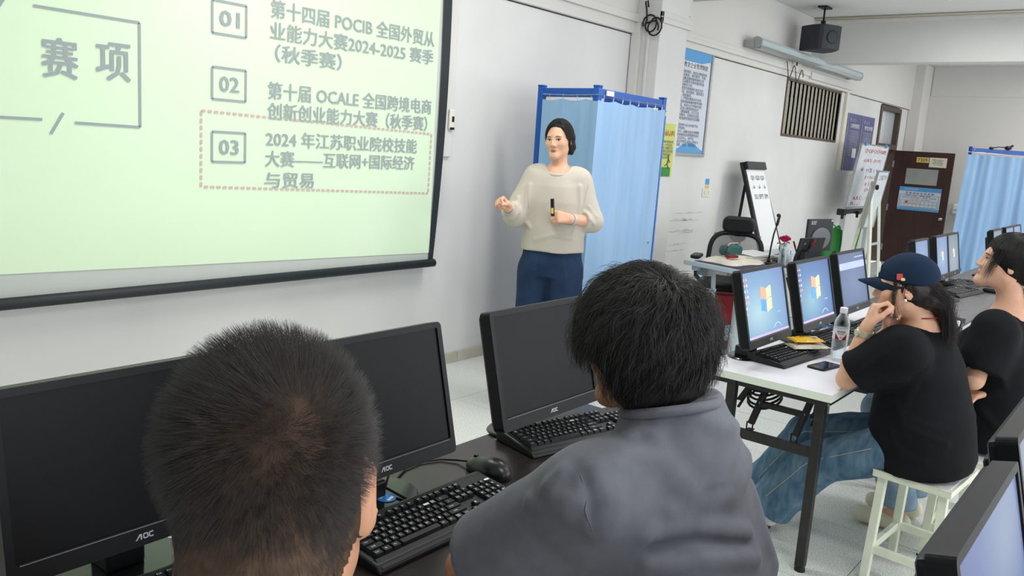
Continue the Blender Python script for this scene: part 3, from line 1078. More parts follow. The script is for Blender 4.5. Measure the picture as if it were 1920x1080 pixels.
# switch plates, labels, scuffs
r = thing('light_switch', 'cream double light switch plate on the white wall', 'switch', (7.84, YW - .005, 1.165))
for dx in (-.045, .045):
    p = MB().ext((dx - .043, -.006, -.043), (dx + .043, .005, .043)).build('switch_plate', 'switch', r, bevel=.003)
    MB().ext((dx - .012, -.012, -.02), (dx + .012, -.006, .02)).build('rocker', 'switch', p, bevel=.002)
r = thing('label_sticker', 'small blue and yellow label stickers above the light switch', 'sticker', (7.85, YW - .001, 1.245))
MB().ext((-.045, -.001, 0), (.045, .001, .06)).build('blue_label', 'skyprint', r)
MB().ext((-.045, -.001, -.05), (.045, .001, -.01)).build('yellow_label', 'sign', r)
sc = MB()
for x0, x1, z, h in ((7.1, 7.85, .965, .012), (7.1, 7.6, .90, .03), (7.3, 7.75, .89, .012), (7.1, 7.7, .79, .025), (7.35, 7.75, .77, .014), (7.12, 7.6, .66, .02), (7.1, 7.55, .60, .012)):
    pts = 9
    top = [(x0 + (x1 - x0) * k / pts, z + h * (.5 + .5 * math.sin(k * 2.3 + z * 9)) * math.sin(math.pi * (k + .3) / (pts + .6))) for k in range(pts + 1)]
    bot = [(x, z - h * .3 * math.sin(math.pi * (k + .3) / (pts + .6))) for k, (x, _) in reversed(list(enumerate(top)))]
    sc.prism(top + bot, 0, .0012, FRONT, (0, YW, 0))
sc.build('wall_scuff_marks', 'dust', None, kind='stuff', label='dark scuff marks rubbed on the white wall', category='scuff')
r = thing('wall_control', 'small white control unit beside the projection screen border', 'switch', (3.995, 3.785, 1.66))
MB().ext((-.025, -.02, -.065), (.025, 0, .065)).build('housing', 'switch', r, bevel=.008)
MB().ext((-.006, -.024, -.015), (.012, -.02, .02)).ext((-.02, -.021, -.066), (.02, -.019, -.05)).build('button', 'black', r)
r = thing('cable_coil', 'black cable coiled and hung on the column side', 'cable', (6.14, 3.63, 2.6))
pts = [(0, .03, .10), (-.01, .035, .15), (-.02, .05, .14), (-.01, .04, .08), (-.01, .03, 0), (-.012, .04, -.05)]
for k in range(40):
    a = k * .42
    q = .055 + .025 * math.sin(k * .33)
    pts.append((-.012 - .0006 * k, .005 - .05 * (k > 16) + q * math.cos(a), -.05 + q * 1.1 * math.sin(a)))
MB().tube(pts, .007, 8).build('cord', 'black', r, smooth=True)

# fittings under the ceiling
def ceiling_lamp(x, y, label, z=ZC):
    r = thing('ceiling_lamp', label, 'lamp', (x, y, z), group='twin tube ceiling lamps')
    MB().prism([(-.13, 0), (.13, 0), (.15, -.05), (.06, -.03), (-.06, -.03), (-.15, -.05)], -.62, .62, np.array(((1, 0, 0), (0, 0, 1), (0, 1, 0)), float)).build('housing', 'lampbody', r)
    for dx in (-.055, .055):
        MB().tube([(dx, -.58, -.055), (dx, .58, -.055)], .014, 12).build('lamp_tube', 'tube', r, smooth=True)
        e = MB()
        for s in (-1, 1):
            e.ext((dx - .018, s * .6 - .02, -.075), (dx + .018, s * .6 + .02, -.03))
        e.build('lamp_holder', 'beige', r, bevel=.004)
    return r


for n, (x, y) in enumerate(((9.0, 1.5), (13.6, 1.65), (2.4, 2.5), (4.1, 2.0), (1.5, -.6), (4.6, -.6), (9.0, -1.6), (13.6, -1.5), (7.9, -.4))):
    lab = ('twin tube ceiling lamp hanging in front of the beam', 'twin tube ceiling lamp beyond the beam near the far wall')[n] if n < 2 else ('twin tube ceiling lamp above the front of the room', 'twin tube ceiling lamp above the white tables', 'twin tube ceiling lamp behind the near desks', 'twin tube ceiling lamp over the rear of the white tables', 'twin tube ceiling lamp at the back between the beams', 'twin tube ceiling lamp at the back beyond the far beam', 'unlit twin tube ceiling lamp between the two beams')[n - 2]
    ceiling_lamp(x, y, lab)
    if n != 8:
        area_light('lamp_light', (x, y, ZC - .11), (0, 0, 0), .3, 1.2, LAMP_POWER, (1.0, .985, .955))
r = thing('loudspeaker', 'dark grey loudspeaker hanging from the ceiling by the beam', 'speaker', (9.48, 3.42, 2.89))
Rz = rotm('Z', math.radians(-30))
MB().prism([(-.17, .15), (-.17, -.02), (-.12, -.15), (.12, -.15), (.17, -.02), (.17, .15)], -.135, .135, Rz).build('cabinet', 'speaker', r, bevel=.015)
MB().prism([(-.145, -.12), (-.12, -.165), (-.06, -.185), (.06, -.185), (.12, -.165), (.165, -.04), (.155, -.03), (.115, -.12)], -.125, .125, Rz).build('grille', 'speakerg', r, bevel=.006)
MB().lathe([(.07, 0), (.072, .004), (.06, .006), (.02, .002)], tuple(Rz @ np.array((-.01, -.186, .0))), 24, Rz @ np.array(((1, 0, 0), (0, 0, -1), (0, 1, 0)), float)).build('cone', 'speaker', r, smooth=True)
MB().box(tuple(Rz @ np.array((.135, -.13, 0.0))), (.02, .006, .03), Rz @ rotm('Z', .95)).build('badge', 'silver', r)
MB().ext((-.02, -.02, .135), (.02, .02, .19)).ext((-.008, -.008, .135), (.008, .008, .33)).build('hanger', 'black', r)
MB().ext((-.09, -.05, .32), (.09, .05, .34)).build('ceiling_plate', 'black', r, bevel=.004)
r = thing('wall_junction_box', 'cream junction box on the wall behind the loudspeaker', 'box', (9.75, 3.75, 2.72))
MB().ext((-.12, 0, -.12), (.14, .03, .08)).build('box_body', 'beige', r, bevel=.01)
MB().ext((-.06, -.004, -.12), (-.02, 0, .08)).build('lid_seam', 'black', r)
r = thing('rolled_projection_screen', 'long white case of a rolled up projection screen on the wall', 'screen', (8.30, 3.64, 2.705))
oct_ = [(.056 * math.cos(a) * s, .056 * math.sin(a)) for a, s in ((math.pi * (k + .5) / 5, 1.0) for k in range(10))]
MB().prism(oct_, 0, 3.34, np.array(((0, 0, 1), (1, 0, 0), (0, 1, 0)), float)).build('case', 'steelblue', r, smooth=False, bevel=.004)
MB().prism([(x * 1.03, y * 1.03) for x, y in oct_], -.02, 0, np.array(((0, 0, 1), (1, 0, 0), (0, 1, 0)), float)).build('end_cap', 'alu', r)
MB().prism([(x * 1.03, y * 1.03) for x, y in oct_], 3.34, 3.36, np.array(((0, 0, 1), (1, 0, 0), (0, 1, 0)), float)).build('end_cap', 'alu', r)
MB().ext((.0, -.046, -.03), (3.33, .03, -.062)).build('slot', 'alu', r)
for x in (-.03, 3.28):
    MB().ext((x, .02, -.05), (x + .02, .135, .02)).build('wall_bracket', 'alu', r, bevel=.003)
r = thing('loose_wire', 'brown wire looping below the rolled screen case', 'wire', (9.3, 3.72, 2.55))
MB().tube([(.0 + .55 * t, -.01, .08 * math.cos(t * 14) - .05 * t) for t in np.linspace(0, 1, 40)], .006, 6).build('strand', 'frame', r, smooth=True)

# ------------------------------------------------------------------ projection screen with the projected slide
MT['slide'] = M('projected_slide', (199, 218, 188), 0.8, spec=0.1, noise=(.9, (202, 220, 194), .3, .7), emit=.18)
MT['fabric'] = M('screen_fabric', (196, 201, 196), 0.8, spec=0.1)
MT['slideink'] = M('projected_grey', (146, 154, 156), 0.8, spec=0.1, emit=.17)
MT['slidered'] = M('projected_red', (186, 160, 158), 0.8, spec=0.1, emit=.24)
MT['screenborder'] = M('screen_border', (34, 40, 44), 0.55)
SY = 3.74
r = thing('projection_screen', 'large pale green lit projection screen on the front wall', 'screen', (1.5, SY, .73))
o_ = np.array((1.5, SY, .73))
XT, XE = -.45, 3.815
sag = lambda z: .028 * math.sin(math.pi * (z - .73) / 2.2)
MB().grid(lambda u, v: (XT + (XE + .03 - XT) * u, SY + .004, .76 + 2.2 * v), 2, 2).build('fabric', 'fabric', r, off=o_)
bot = lambda x: .866 - (.063) * (x - 1.307) / 2.5
MB().grid(lambda u, v: (XT + (XE - sag(bot(3.8) + (2.93 - bot(3.8)) * v) * .3 - XT) * u, SY, bot(XT + (XE - XT) * u) + (2.93 - bot(XT + (XE - XT) * u)) * v), 20, 12).build('slide', 'slide', r, off=o_)
MB().grid(lambda u, v: (XE - .012 * (1 - v) + (.075 - .035 * (1 - v) ** 3) * u - .0 + sag(.73 + 2.2 * v), SY - .004 - .0 * u, .735 + 2.2 * v), 3, 30).build('side_border', 'screenborder', r, off=o_)
MB().ext((XT - .07, SY - .004, .75), (XT, SY + .004, 2.93)).build('side_border', 'screenborder', r, off=o_)
MB().ext((XT - .07, SY - .006, 2.93), (3.9, SY + .02, 3.0)).build('top_border', 'screenborder', r, off=o_)
MB().tube([(XT - .08, SY - .012, .745), (3.845, SY - .012, .738)], .026, 16).build('bottom_bar', 'screenborder', r, smooth=True, off=o_)
MB().ext((1.0, SY + .02, 2.9), (1.1, 3.774, 3.0)).ext((3.5, SY + .02, 2.9), (3.6, 3.774, 3.0)).ext((1.0, SY + .01, .74), (1.1, YW - .004, .76)).ext((3.5, SY + .01, .74), (3.6, YW - .004, .76)).build('wall_bracket', 'black', r, off=o_)
SZ = SY - .004


def sline(p, q, wd=.011, mat='slideink', name='slide_rule'):
    p, q = np.array(p, float), np.array(q, float)
    d = (q - p) / np.linalg.norm(q - p)
    n = np.array((-d[1], d[0])) * wd / 2
    MB().add([(c[0], SZ, c[1]) for c in (p - n, q - n, q + n, p + n)], [(0, 1, 2, 3)]).build(name, mat, r, off=o_)


for (s, x0, x1, z, h) in (
        ('第十四届 POCIB 全国外贸从', 2.590, 3.765, 2.128, .090), ('业能力大赛2024-2025 赛季', 2.588, 3.762, 2.020, .088), ('（秋季赛）', 2.62, 3.05, 1.912, .088),
        ('第十届 OCALE 全国跨境电商', 2.580, 3.765, 1.722, .088), ('创新创业能力大赛（秋季赛）', 2.580, 3.735, 1.618, .088),
        ('2024 年江苏职业院校技能', 2.572, 3.655, 1.477, .084), ('大赛——互联网+国际经济', 2.570, 3.640, 1.374, .084), ('与贸易', 2.568, 2.880, 1.262, .082)):
    place_text(s, 'slideink', r, np.array(((x0 + x1) / 2, SZ - .001, z)) - o_, w=x1 - x0, h=h, bold=.034, name='lettering')
place_text('赛', 'slideink', r, np.array((1.566, SZ - .001, 1.762)) - o_, w=.142, h=.162, bold=.035, name='lettering')
place_text('项', 'slideink', r, np.array((1.789, SZ - .001, 1.772)) - o_, w=.146, h=.160, bold=.035, name='lettering')
for n, (z0, z1) in enumerate(((1.962, 2.114), (1.652, 1.804), (1.350, 1.496))):
    x0, x1 = 2.265, 2.450
    for a, b in (((x0, z0), (x1, z0)), ((x1, z0), (x1, z1)), ((x1, z1), (x0, z1)), ((x0, z1), (x0, z0))):
        sline(a, b, .012)
    place_text('0%d' % (n + 1), 'slideink', r, np.array(((x0 + x1) / 2, SZ - .001, (z0 + z1) / 2)) - o_, w=.105, h=.072, bold=.04, name='lettering')
for a, b in (((1.469, 1.957), (1.908, 1.955)), ((1.908, 1.955), (1.906, 1.497)), ((1.906, 1.497), (1.62, 1.50)), ((1.573, 1.538), (1.521, 1.448)), ((1.0, 1.503), (1.489, 1.506)), ((1.32, 1.90), (1.40, 2.03))):
    sline(a, b, .012)
dm = MB()
for a, b in (((2.208, 1.593), (3.778, 1.558)), ((3.778, 1.558), (3.774, 1.187)), ((3.774, 1.187), (2.207, 1.228)), ((2.207, 1.228), (2.208, 1.593))):
    a, b = np.array(a), np.array(b)
    L = np.linalg.norm(b - a)
    d = (b - a) / L
    n_ = np.array((-d[1], d[0])) * .006
    k = 0.0
    while k < L - .02:
        p, q = a + d * k, a + d * min(L, k + .022)
        dm.add([(c[0], SZ - .0005, c[1]) for c in (p - n_, q - n_, q + n_, p + n_)], [(0, 1, 2, 3)])
        k += .034
dm.build('dashed_box', 'slidered', r, off=o_)

# ------------------------------------------------------------------ screens
def screen_mat(name, center, mid, edge, strength=.8, cx=.5, cz=.45, size=.75):
    m = bpy.data.materials.new(name)
    m.use_nodes = True
    nt = m.node_tree
    b = nt.nodes['Principled BSDF']
    b.inputs['Base Color'].default_value = (.01, .01, .012, 1)
    b.inputs['Roughness'].default_value = .32
    tc = nt.nodes.new('ShaderNodeTexCoord')
    mp = nt.nodes.new('ShaderNodeMapping')
    mp.inputs['Location'].default_value = (-cx / size, 0, -cz / size)
    mp.inputs['Scale'].default_value = (1 / size, 0, 1 / size)
    nt.links.new(tc.outputs['Generated'], mp.inputs[0])
    g = nt.nodes.new('ShaderNodeTexGradient')
    g.gradient_type = 'SPHERICAL'
    nt.links.new(mp.outputs[0], g.inputs[0])
    r = nt.nodes.new('ShaderNodeValToRGB')
    r.color_ramp.elements[0].color = (*lin(edge), 1)
    r.color_ramp.elements[1].color = (*lin(center), 1)
    e = r.color_ramp.elements.new(.5)
    e.color = (*lin(mid), 1)
    nt.links.new(g.outputs[0], r.inputs[0])
    nt.links.new(r.outputs[0], b.inputs['Emission Color'])
    b.inputs['Emission Strength'].default_value = strength
    return m


MT['desk_a'] = screen_mat('desktop_wallpaper', (170, 205, 214), (112, 158, 198), (98, 122, 176), .86, .3, .35, .9)
MT['desk_b'] = screen_mat('desktop_wallpaper_deep', (132, 184, 204), (74, 122, 178), (44, 82, 144), .84, .35, .35, .9)
MT['login'] = screen_mat('login_wallpaper', (104, 126, 172), (88, 112, 158), (70, 92, 138), .72)
MT['desk_c'] = screen_mat('desktop_far', (150, 180, 210), (124, 152, 196), (112, 136, 190), .72)
MT['desk_d'] = screen_mat('desktop_hazy', (150, 170, 200), (104, 124, 184), (84, 102, 160), .6, .7, .75, .9)
MT['desk_e'] = screen_mat('desktop_pale', (168, 184, 196), (138, 160, 178), (110, 134, 160), .6, .5, .3, .9)


def emi(name, c, s=.75):
    MT[name] = M(name, c, .5, emit=s)


for nm, c in (('flag_red', (224, 142, 116)), ('flag_green', (176, 200, 146)), ('flag_blue', (78, 136, 186)), ('flag_yellow', (236, 212, 146)), ('icon_red', (236, 150, 140)),
              ('icon_pale', (200, 214, 230)), ('taskbar', (176, 160, 196)), ('band', (140, 150, 184))):
    emi(nm, c)


def monitor(label, mw=.443, mh=.315, base_dy=0.0, face='panel', content=None, group=None, lean=14.0, zb=.082, brand='AOC', cat='monitor', bez=.014, bcol='bezel', base='round', chin=.036, base_r=.12):
    """origin at the desk under the lower front edge of the case; the screen looks along -Y"""
    r = thing('monitor', label, cat, (0, 0, 0), 0, group)
    p0 = np.array((0, 0, zb), float)
    R = np.array(((1, 0, 0), (0, math.cos(math.radians(lean)), math.sin(math.radians(lean))), (0, -math.sin(math.radians(lean)), math.cos(math.radians(lean)))))

    def T(mb):
        v = np.array(mb.v)
        mb.v = [tuple(q) for q in (v @ R.T + p0)]
        return mb
    a = mw / 2
    fr = MB()
    oo = rbox2d(mw, mh, .012, 4)
    nO = len(oo)
    hw, lo_, hi_ = a - bez, chin, mh - bez
    inn = [(max(-hw, min(hw, x * 2)), max(lo_, min(hi_, (y * 2) + mh / 2))) for x, y in oo]
    V_ = [(x, .002 * 0, y + mh / 2) for x, y in oo] + [(x, 0, y) for x, y in inn] + [(x, .034, y + mh / 2) for x, y in oo] + [(x, .010, y) for x, y in inn]
    Fs = []
    for i in range(nO):
        j = (i + 1) % nO
        Fs += [(i, nO + i, nO + j, j)[::-1], (2 * nO + i, i, j, 2 * nO + j)[::-1], (nO + i, 3 * nO + i, 3 * nO + j, nO + j)[::-1]]
    Fs.append(tuple(range(2 * nO, 3 * nO))[::-1])
    fr.add(V_, Fs)
    T(fr).build('bezel', bcol, r, bevel=.004)
    bk = MB().ext((-a + .006, .02, .006), (a - .006, .05, mh - .006)).ext((-a * .62, .045, mh * .16), (a * .62, .075, mh * .82))
    T(bk).build('back_shell', 'black', r, bevel=.012)
    T(MB().ext((-a + bez - .001, .004, chin - .001), (a - bez + .001, .012, mh - bez + .001))).build('screen_panel', face, r)
    T(MB().ext((-a + .02, -.0012, chin - .004), (a - .02, 0.0005, chin - .0025))).build('trim_line', 'greybezel', r)
    # maker's lettering, the first letter drawn as an open slanted peak
    if brand == 'AOC':
        lw = .036
        g = MB()
        for p in ([(-.018, 0), (-.0155, 0), (-.009, .0075), (-.009, .010), (-.0105, .010)], [(-.009, .010), (-.0065, .010), (-.0065, 0), (-.009, 0)]):
            g.prism(p, 0, .0006, FRONT, (0, -.0002, chin * .32))
        for cx, gap in ((.0005, 0), (.011, 1)):
            outer = [(cx + .0048 * sx, .005 + .005 * sz) for sx, sz in ((-1, -.7), (-.7, -1), (.7, -1), (1, -.7), (1, .7), (.7, 1), (-.7, 1), (-1, .7))]
            th = .0022
            g.prism([outer[1], outer[2], (outer[2][0], outer[2][1] + th), (outer[1][0], outer[1][1] + th)], 0, .0006, FRONT, (0, -.0002, chin * .32))
            g.prism([outer[6], outer[5], (outer[5][0], outer[5][1] - th), (outer[6][0], outer[6][1] - th)][::-1], 0, .0006, FRONT, (0, -.0002, chin * .32))
            g.prism([outer[0], outer[7], (outer[7][0] + th, outer[7][1]), (outer[0][0] + th, outer[0][1])], 0, .0006, FRONT, (0, -.0002, chin * .32))
            if not gap:
                g.prism([outer[3], outer[4], (outer[4][0] - th, outer[4][1]), (outer[3][0] - th, outer[3][1])], 0, .0006, FRONT, (0, -.0002, chin * .32))
        T(g).build('logo', 'silver', r)
    else:
        me = text_mesh(brand, w=.045, bold=.0)
        v = np.array([tuple(q.co) for q in me.vertices]) @ FRONT.T + np.array((0, -.0008, chin * .5))
        me.vertices.foreach_set('co', (v @ R.T + p0).ravel())
        setmat(me, 'silver')
        link('logo', me, r)
    if content:
        def flat(poly, mat, name):       # poly in screen coordinates 0..1
            W, H = mw - 2 * bez, mh - bez - chin
            T(MB().prism([(-W / 2 + W * x, chin + H * y) for x, y in poly], 0, .0006, FRONT, (0, .0038, 0))).build(name, mat, r)

        def rect(x, y, w_, h_, mat, name):
            flat([(x, y), (x + w_, y), (x + w_, y + h_), (x, y + h_)], mat, name)
        if content == 'flag':
            fw, fh, x0, y0 = .135, .19, .36, .36
            sh = lambda u, v: (x0 + u * fw + .012 * v, y0 + v * fh + .018 * math.sin(u * 4.2 + .4))
            for cu, cv, mt in ((0, 1, 'flag_red'), (1, 1, 'flag_green'), (0, 0, 'flag_blue'), (1, 0, 'flag_yellow')):
                us = np.linspace(cu + .04, cu + .96, 6)
                flat([sh(u, cv + .04) for u in us] + [sh(u, cv + .96) for u in us[::-1]], mt, 'flag_pane')
            for k in range(7):
                rect(.02, .88 - k * .085, .02, .035, 'icon_red' if k % 3 < 2 else 'icon_pale', 'desktop_icon')
                if k < 5:
                    rect(.075, .88 - k * .085, .02, .035, 'icon_pale' if k % 2 else 'icon_red', 'desktop_icon')
            rect(0, 0, 1, .035, 'taskbar', 'task_bar')
            rect(.74, .30, .09, .022, 'band', 'desktop_widget')
            flat([(.62 + .2 * t, .05 + .1 * math.sin(math.pi * (t * .8 + .1))) for t in np.linspace(0, 1, 10)] + [(.62 + .2 * t, .043 + .1 * math.sin(math.pi * (t * .8 + .1))) for t in np.linspace(1, 0, 10)], 'icon_pale', 'swoosh')
        elif content == 'login':
            rect(.02, .70, .96, .13, 'band', 'login_band')
            rect(.03, .735, .075, .07, 'icon_pale', 'user_icon')
            rect(.055, .745, .025, .05, 'flag_blue', 'user_icon')
            rect(.62, .9, .36, .02, 'band', 'login_text')
        elif content == 'small':
            fw, fh, x0, y0 = .09, .12, .42, .38
            for cu, cv, mt in ((0, 1, 'flag_red'), (1, 1, 'flag_green'), (0, 0, 'flag_blue'), (1, 0, 'flag_yellow')):
                rect(x0 + cu * fw, y0 + cv * fh, fw * .9, fh * .9, mt, 'flag_pane')
        elif content == 'card':
            rect(.70, .86, .12, .09, 'icon_red', 'desktop_widget')
    by = .072 + base_dy
    MB().bar((0, by + .03, .012), (0, .045 + base_dy * .3, zb + .1), .055, .03, (0, 1, 0)).ext((-.036, by - .02, .008), (.036, by + .05, .05)).build('neck', 'black', r, bevel=.006)
    if base == 'round':
        MB().lathe([(base_r - .002, 0), (base_r, .004), (base_r - .004, .008), (.03, .011)], (0, by + .015, 0), 40, None, (1, .8)).build('base', 'gloss', r, smooth=False)
    else:
        MB().prism(rbox2d(.2, .16, .03), 0, .012, None, (0, by + .02, 0)).build('base', 'black', r, bevel=.003)
    return r


def keyboard(label, keys=True, group=None, legends=True, slope=.1):
    """origin at the middle of the front edge underside; keys run to +Y"""
    r = thing('keyboard', label, 'keyboard', (0, 0, 0), 0, group)
    W, Dp = .458, .168
    t = .10
    prof = [(0, 0), (Dp, 0), (Dp, .032), (Dp - .010, .0345), (.146, .0325), (.03, .0195), (.012, .017), (0, .008)]
    Rx = np.array(((0, 0, 1), (1, 0, 0), (0, 1, 0)), float)
    MB().prism(prof, -W / 2, W / 2, Rx).build('case', 'black', r, bevel=.004)
    MB().prism([(.004, .011), (.03, .0205), (.026, .0215), (.002, .012)], -W / 2 + .01, W / 2 - .01, Rx).build('palm_edge', 'key', r)
    ang = math.atan2(.0135, .113)
    Rk = np.array(Matrix.Rotation(ang, 3, 'X'))
    P = .0188
    x0 = -W / 2 + .014

    def kpos(u, row):       # u in key units from the left, row 0 = space bar row
        y = .036 + row * .0182 + (.006 if row == 5 else 0)
        return np.array((x0 + u * P, y, .0205 + (y - .03) * math.tan(ang) + .0005))
    rows = [
        (0, [(0, 1.25, 'Ctrl'), (1.25, 1.25, '*'), (2.5, 1.25, 'Alt'), (3.75, 6, ''), (9.75, 1.25, 'Alt'), (11, 1.25, '*'), (12.25, 1.25, '='), (13.5, 1.5, 'Ctrl')]),
        (1, [(0, 2.25, 'Shift')] + [(2.25 + k, 1, c) for k, c in enumerate('ZXCVBNM,./')] + [(12.25, 2.75, 'Shift')]),
        (2, [(0, 1.75, 'Caps')] + [(1.75 + k, 1, c) for k, c in enumerate("ASDFGHJKL;'")] + [(12.75, 2.25, 'Enter')]),
        (3, [(0, 1.5, 'Tab')] + [(1.5 + k, 1, c) for k, c in enumerate('QWERTYUIOP[]')] + [(13.5, 1.5, '\\')]),
        (4, [(k, 1, c) for k, c in enumerate('`1234567890-=')] + [(13, 2, '<-')]),
        (5, [(0, 1, 'Esc')] + [(2 + k + .5 * (k // 4), 1, 'F%d' % (k + 1)) for k in range(12)]),
    ]
    allk = []
    for row, ks in rows:
        allk += [(u, wd, row, c) for u, wd, c in ks]
    nb = 15.3
    allk += [(nb + k, 1, 5, c) for k, c in enumerate(('Prt', 'Scr', 'Brk'))] + [(nb + k, 1, 4, c) for k, c in enumerate(('Ins', 'Hm', 'Up'))] + \
            [(nb + k, 1, 3, c) for k, c in enumerate(('Del', 'End', 'Dn'))] + [(nb + 1, 1, 1, '^'), (nb, 1, 0, '<'), (nb + 1, 1, 0, 'v'), (nb + 2, 1, 0, '>')]
    nn = 18.6
    allk += [(nn + k, 1, 4 - q, c) for q, rw in enumerate(('N/*', '789', '456', '123')) for k, c in enumerate(rw)] + [(nn, 2, 0, '0'), (nn + 2, 1, 0, '.')] + [(nn + 3, 1, q, c) for q, c in ((4, '-'), (3, '+'), (2, '+'), (1, '='), (0, '='))]
    meshes = {}
    joined = MB()
    leg = []
    for u, wd, row, c in allk:
        if u + wd > 22.75:
            wd = 22.75 - u
        p = kpos(u + wd / 2, row)
        wx, wy, hz = wd * P - .0022, .0158, .0075
        key = round(wd, 2)
        mb = MB()
        tx, ty = wx / 2 - .0022, wy / 2 - .002
        q = np.array([(-wx / 2, -wy / 2, 0), (wx / 2, -wy / 2, 0), (wx / 2, wy / 2, 0), (-wx / 2, wy / 2, 0), (-tx, -ty, hz), (tx, -ty, hz), (tx, ty + .0012, hz), (-tx, ty + .0012, hz)]) @ Rk.T
        fs = [(4, 5, 6, 7), (0, 1, 5, 4), (1, 2, 6, 5), (2, 3, 7, 6), (3, 0, 4, 7)]
        if keys:
            if key not in meshes:
                me = bpy.data.meshes.new('key')
                me.from_pydata(q.tolist(), [], fs)
                setmat(me, 'key')
                meshes[key] = me
            o = link('key', meshes[key], r)
            o.location = p
        else:
            joined.add(q + p, fs)
        if legends and c:
            me = text_mesh(c, h=.0060 if len(c) == 1 else .0042, bold=.0)
            n = len(me.vertices)
            if n:
                v = np.array([tuple(x.co) for x in me.vertices])
                v = (v + np.array((-.25 * tx, .15 * ty, hz + .0003))) @ Rk.T + p
                me.vertices.foreach_set('co', v.ravel())
                leg.append(me)
    if not keys:
        joined.build('keys', 'key', r, kind='stuff')
    if leg:
        join(leg, 'key_legend', 'legend', r, kind='stuff')
        for me in leg:
            bpy.data.meshes.remove(me)
    return r


def put(o, x, y, z, rz=0.0):
    o.location = (x, y, z)
    o.rotation_euler = (0, 0, math.radians(rz))
    return o


TT = .72
# ------------------------------------------------------------------ dark desk of the near row
r = thing('dark_desk', 'long dark brown laminate desk carrying three unlit monitors', 'desk', (1.1, 1.15, 0))
MB().ext((-1.4, -.28, TT - .028), (1.10, .285, TT)).build('desktop', 'darkdesk', r, bevel=.003)
for x in (-1.33, 1.0):
    for y in (-.24, .22):
        MB().ext((x - .018, y - .018, 0), (x + .018, y + .018, TT - .028)).build('leg', 'legblack', r, bevel=.003)
MB().ext((-1.33, -.25, TT - .06), (1.0, -.23, TT - .028)).ext((-1.33, .21, TT - .06), (1.0, .23, TT - .028)).build('apron_rail', 'legblack', r)
put(monitor('black monitor switched off beside the cropped-haired boy at the end of the desk', base_dy=.02, lean=9), .676, 1.322, TT)
m2 = put(monitor('black monitor switched off, with a round blue sticker on its stand', base_dy=-.012, base_r=.135), 1.193, 1.263, TT)
st = MB().lathe([(.0225, 0), (.0225, .0008)], (.028, .033, .0105), 28).build('number_sticker', 'bluetag', m2)
place_text('11', 'paper', st, (.028, .033, .0117), rotm('Z', math.radians(-70)), w=.026, h=.024, bold=.06)
MB().tube([(.07, .07, .05), (.05, .06, .02), (.055, .0, .0125), (.06, -.06, .01), (.062, -.10, .02)], .0035, 8).build('screen_cable', 'black', m2, smooth=True)
put(monitor('black monitor switched off, standing in front of the teacher beyond the mouse', base_dy=.06, base_r=.085), 1.815, 1.263, TT)
put(keyboard('black keyboard with white key letters between the two boys', True), 1.222, 1.062, TT, 0)
put(keyboard('black keyboard half hidden by the grey sleeve, under the desk-end monitor', True), 1.902, 1.175, TT, -13.5)
put(keyboard('black keyboard below the monitor beside the cropped-haired boy', False), .66, 1.15, TT, 0)
r = thing('mouse', 'black computer mouse lying on the dark desk beside the keyboard', 'mouse', (1.519, 1.255, TT), math.radians(0))
solid('shell', [('e', (1.519, 1.252, TT + .008), (.034, .064, .031), None, 0), ('e', (1.519, 1.225, TT + .012), (.034, .040, .030), None, .02), ('+h', (0, 0, TT + .001), (0, 0, -1), .002)], .0024, 'satin', r)
MB().lathe([(.007, -.003), (.008, 0), (.007, .003)], (0, .034, .031), 16, np.array(((0, 0, 1), (0, 1, 0), (-1, 0, 0)), float)).build('scroll_wheel', 'black', r)
place_text('ooo', 'silver', r, (.004, -.012, .0415), rotm('Z', math.radians(-60)), w=.018, h=.005)
r2 = thing('mouse_cable', 'thin black mouse cable curving over the dark desk', 'cable', (1.45, 1.33, TT))
MB().tube([np.array(p) - (1.45, 1.33, 0) for p in ((1.519, 1.314, .012), (1.515, 1.35, .006), (1.49, 1.385, .004), (1.44, 1.405, .004), (1.38, 1.40, .004), (1.33, 1.375, .004), (1.29, 1.35, .004), (1.265, 1.345, .004))], .0028, 8).build('cord', 'black', r2, smooth=True)
r2 = thing('keyboard_cable', 'thin black cable lying behind the keyboard at the desk end', 'cable', (2.0, 1.36, TT))
MB().tube([(-.1, .05, .003), (-.06, .01, .003), (-.03, -.03, .004), (-.04, -.055, .006)], .003, 8).tube([(-.1, .03, .003), (0, .0, .003), (.1, -.04, .003), (.18, -.08, .003)], .003, 8).build('cord', 'black', r2, smooth=True)

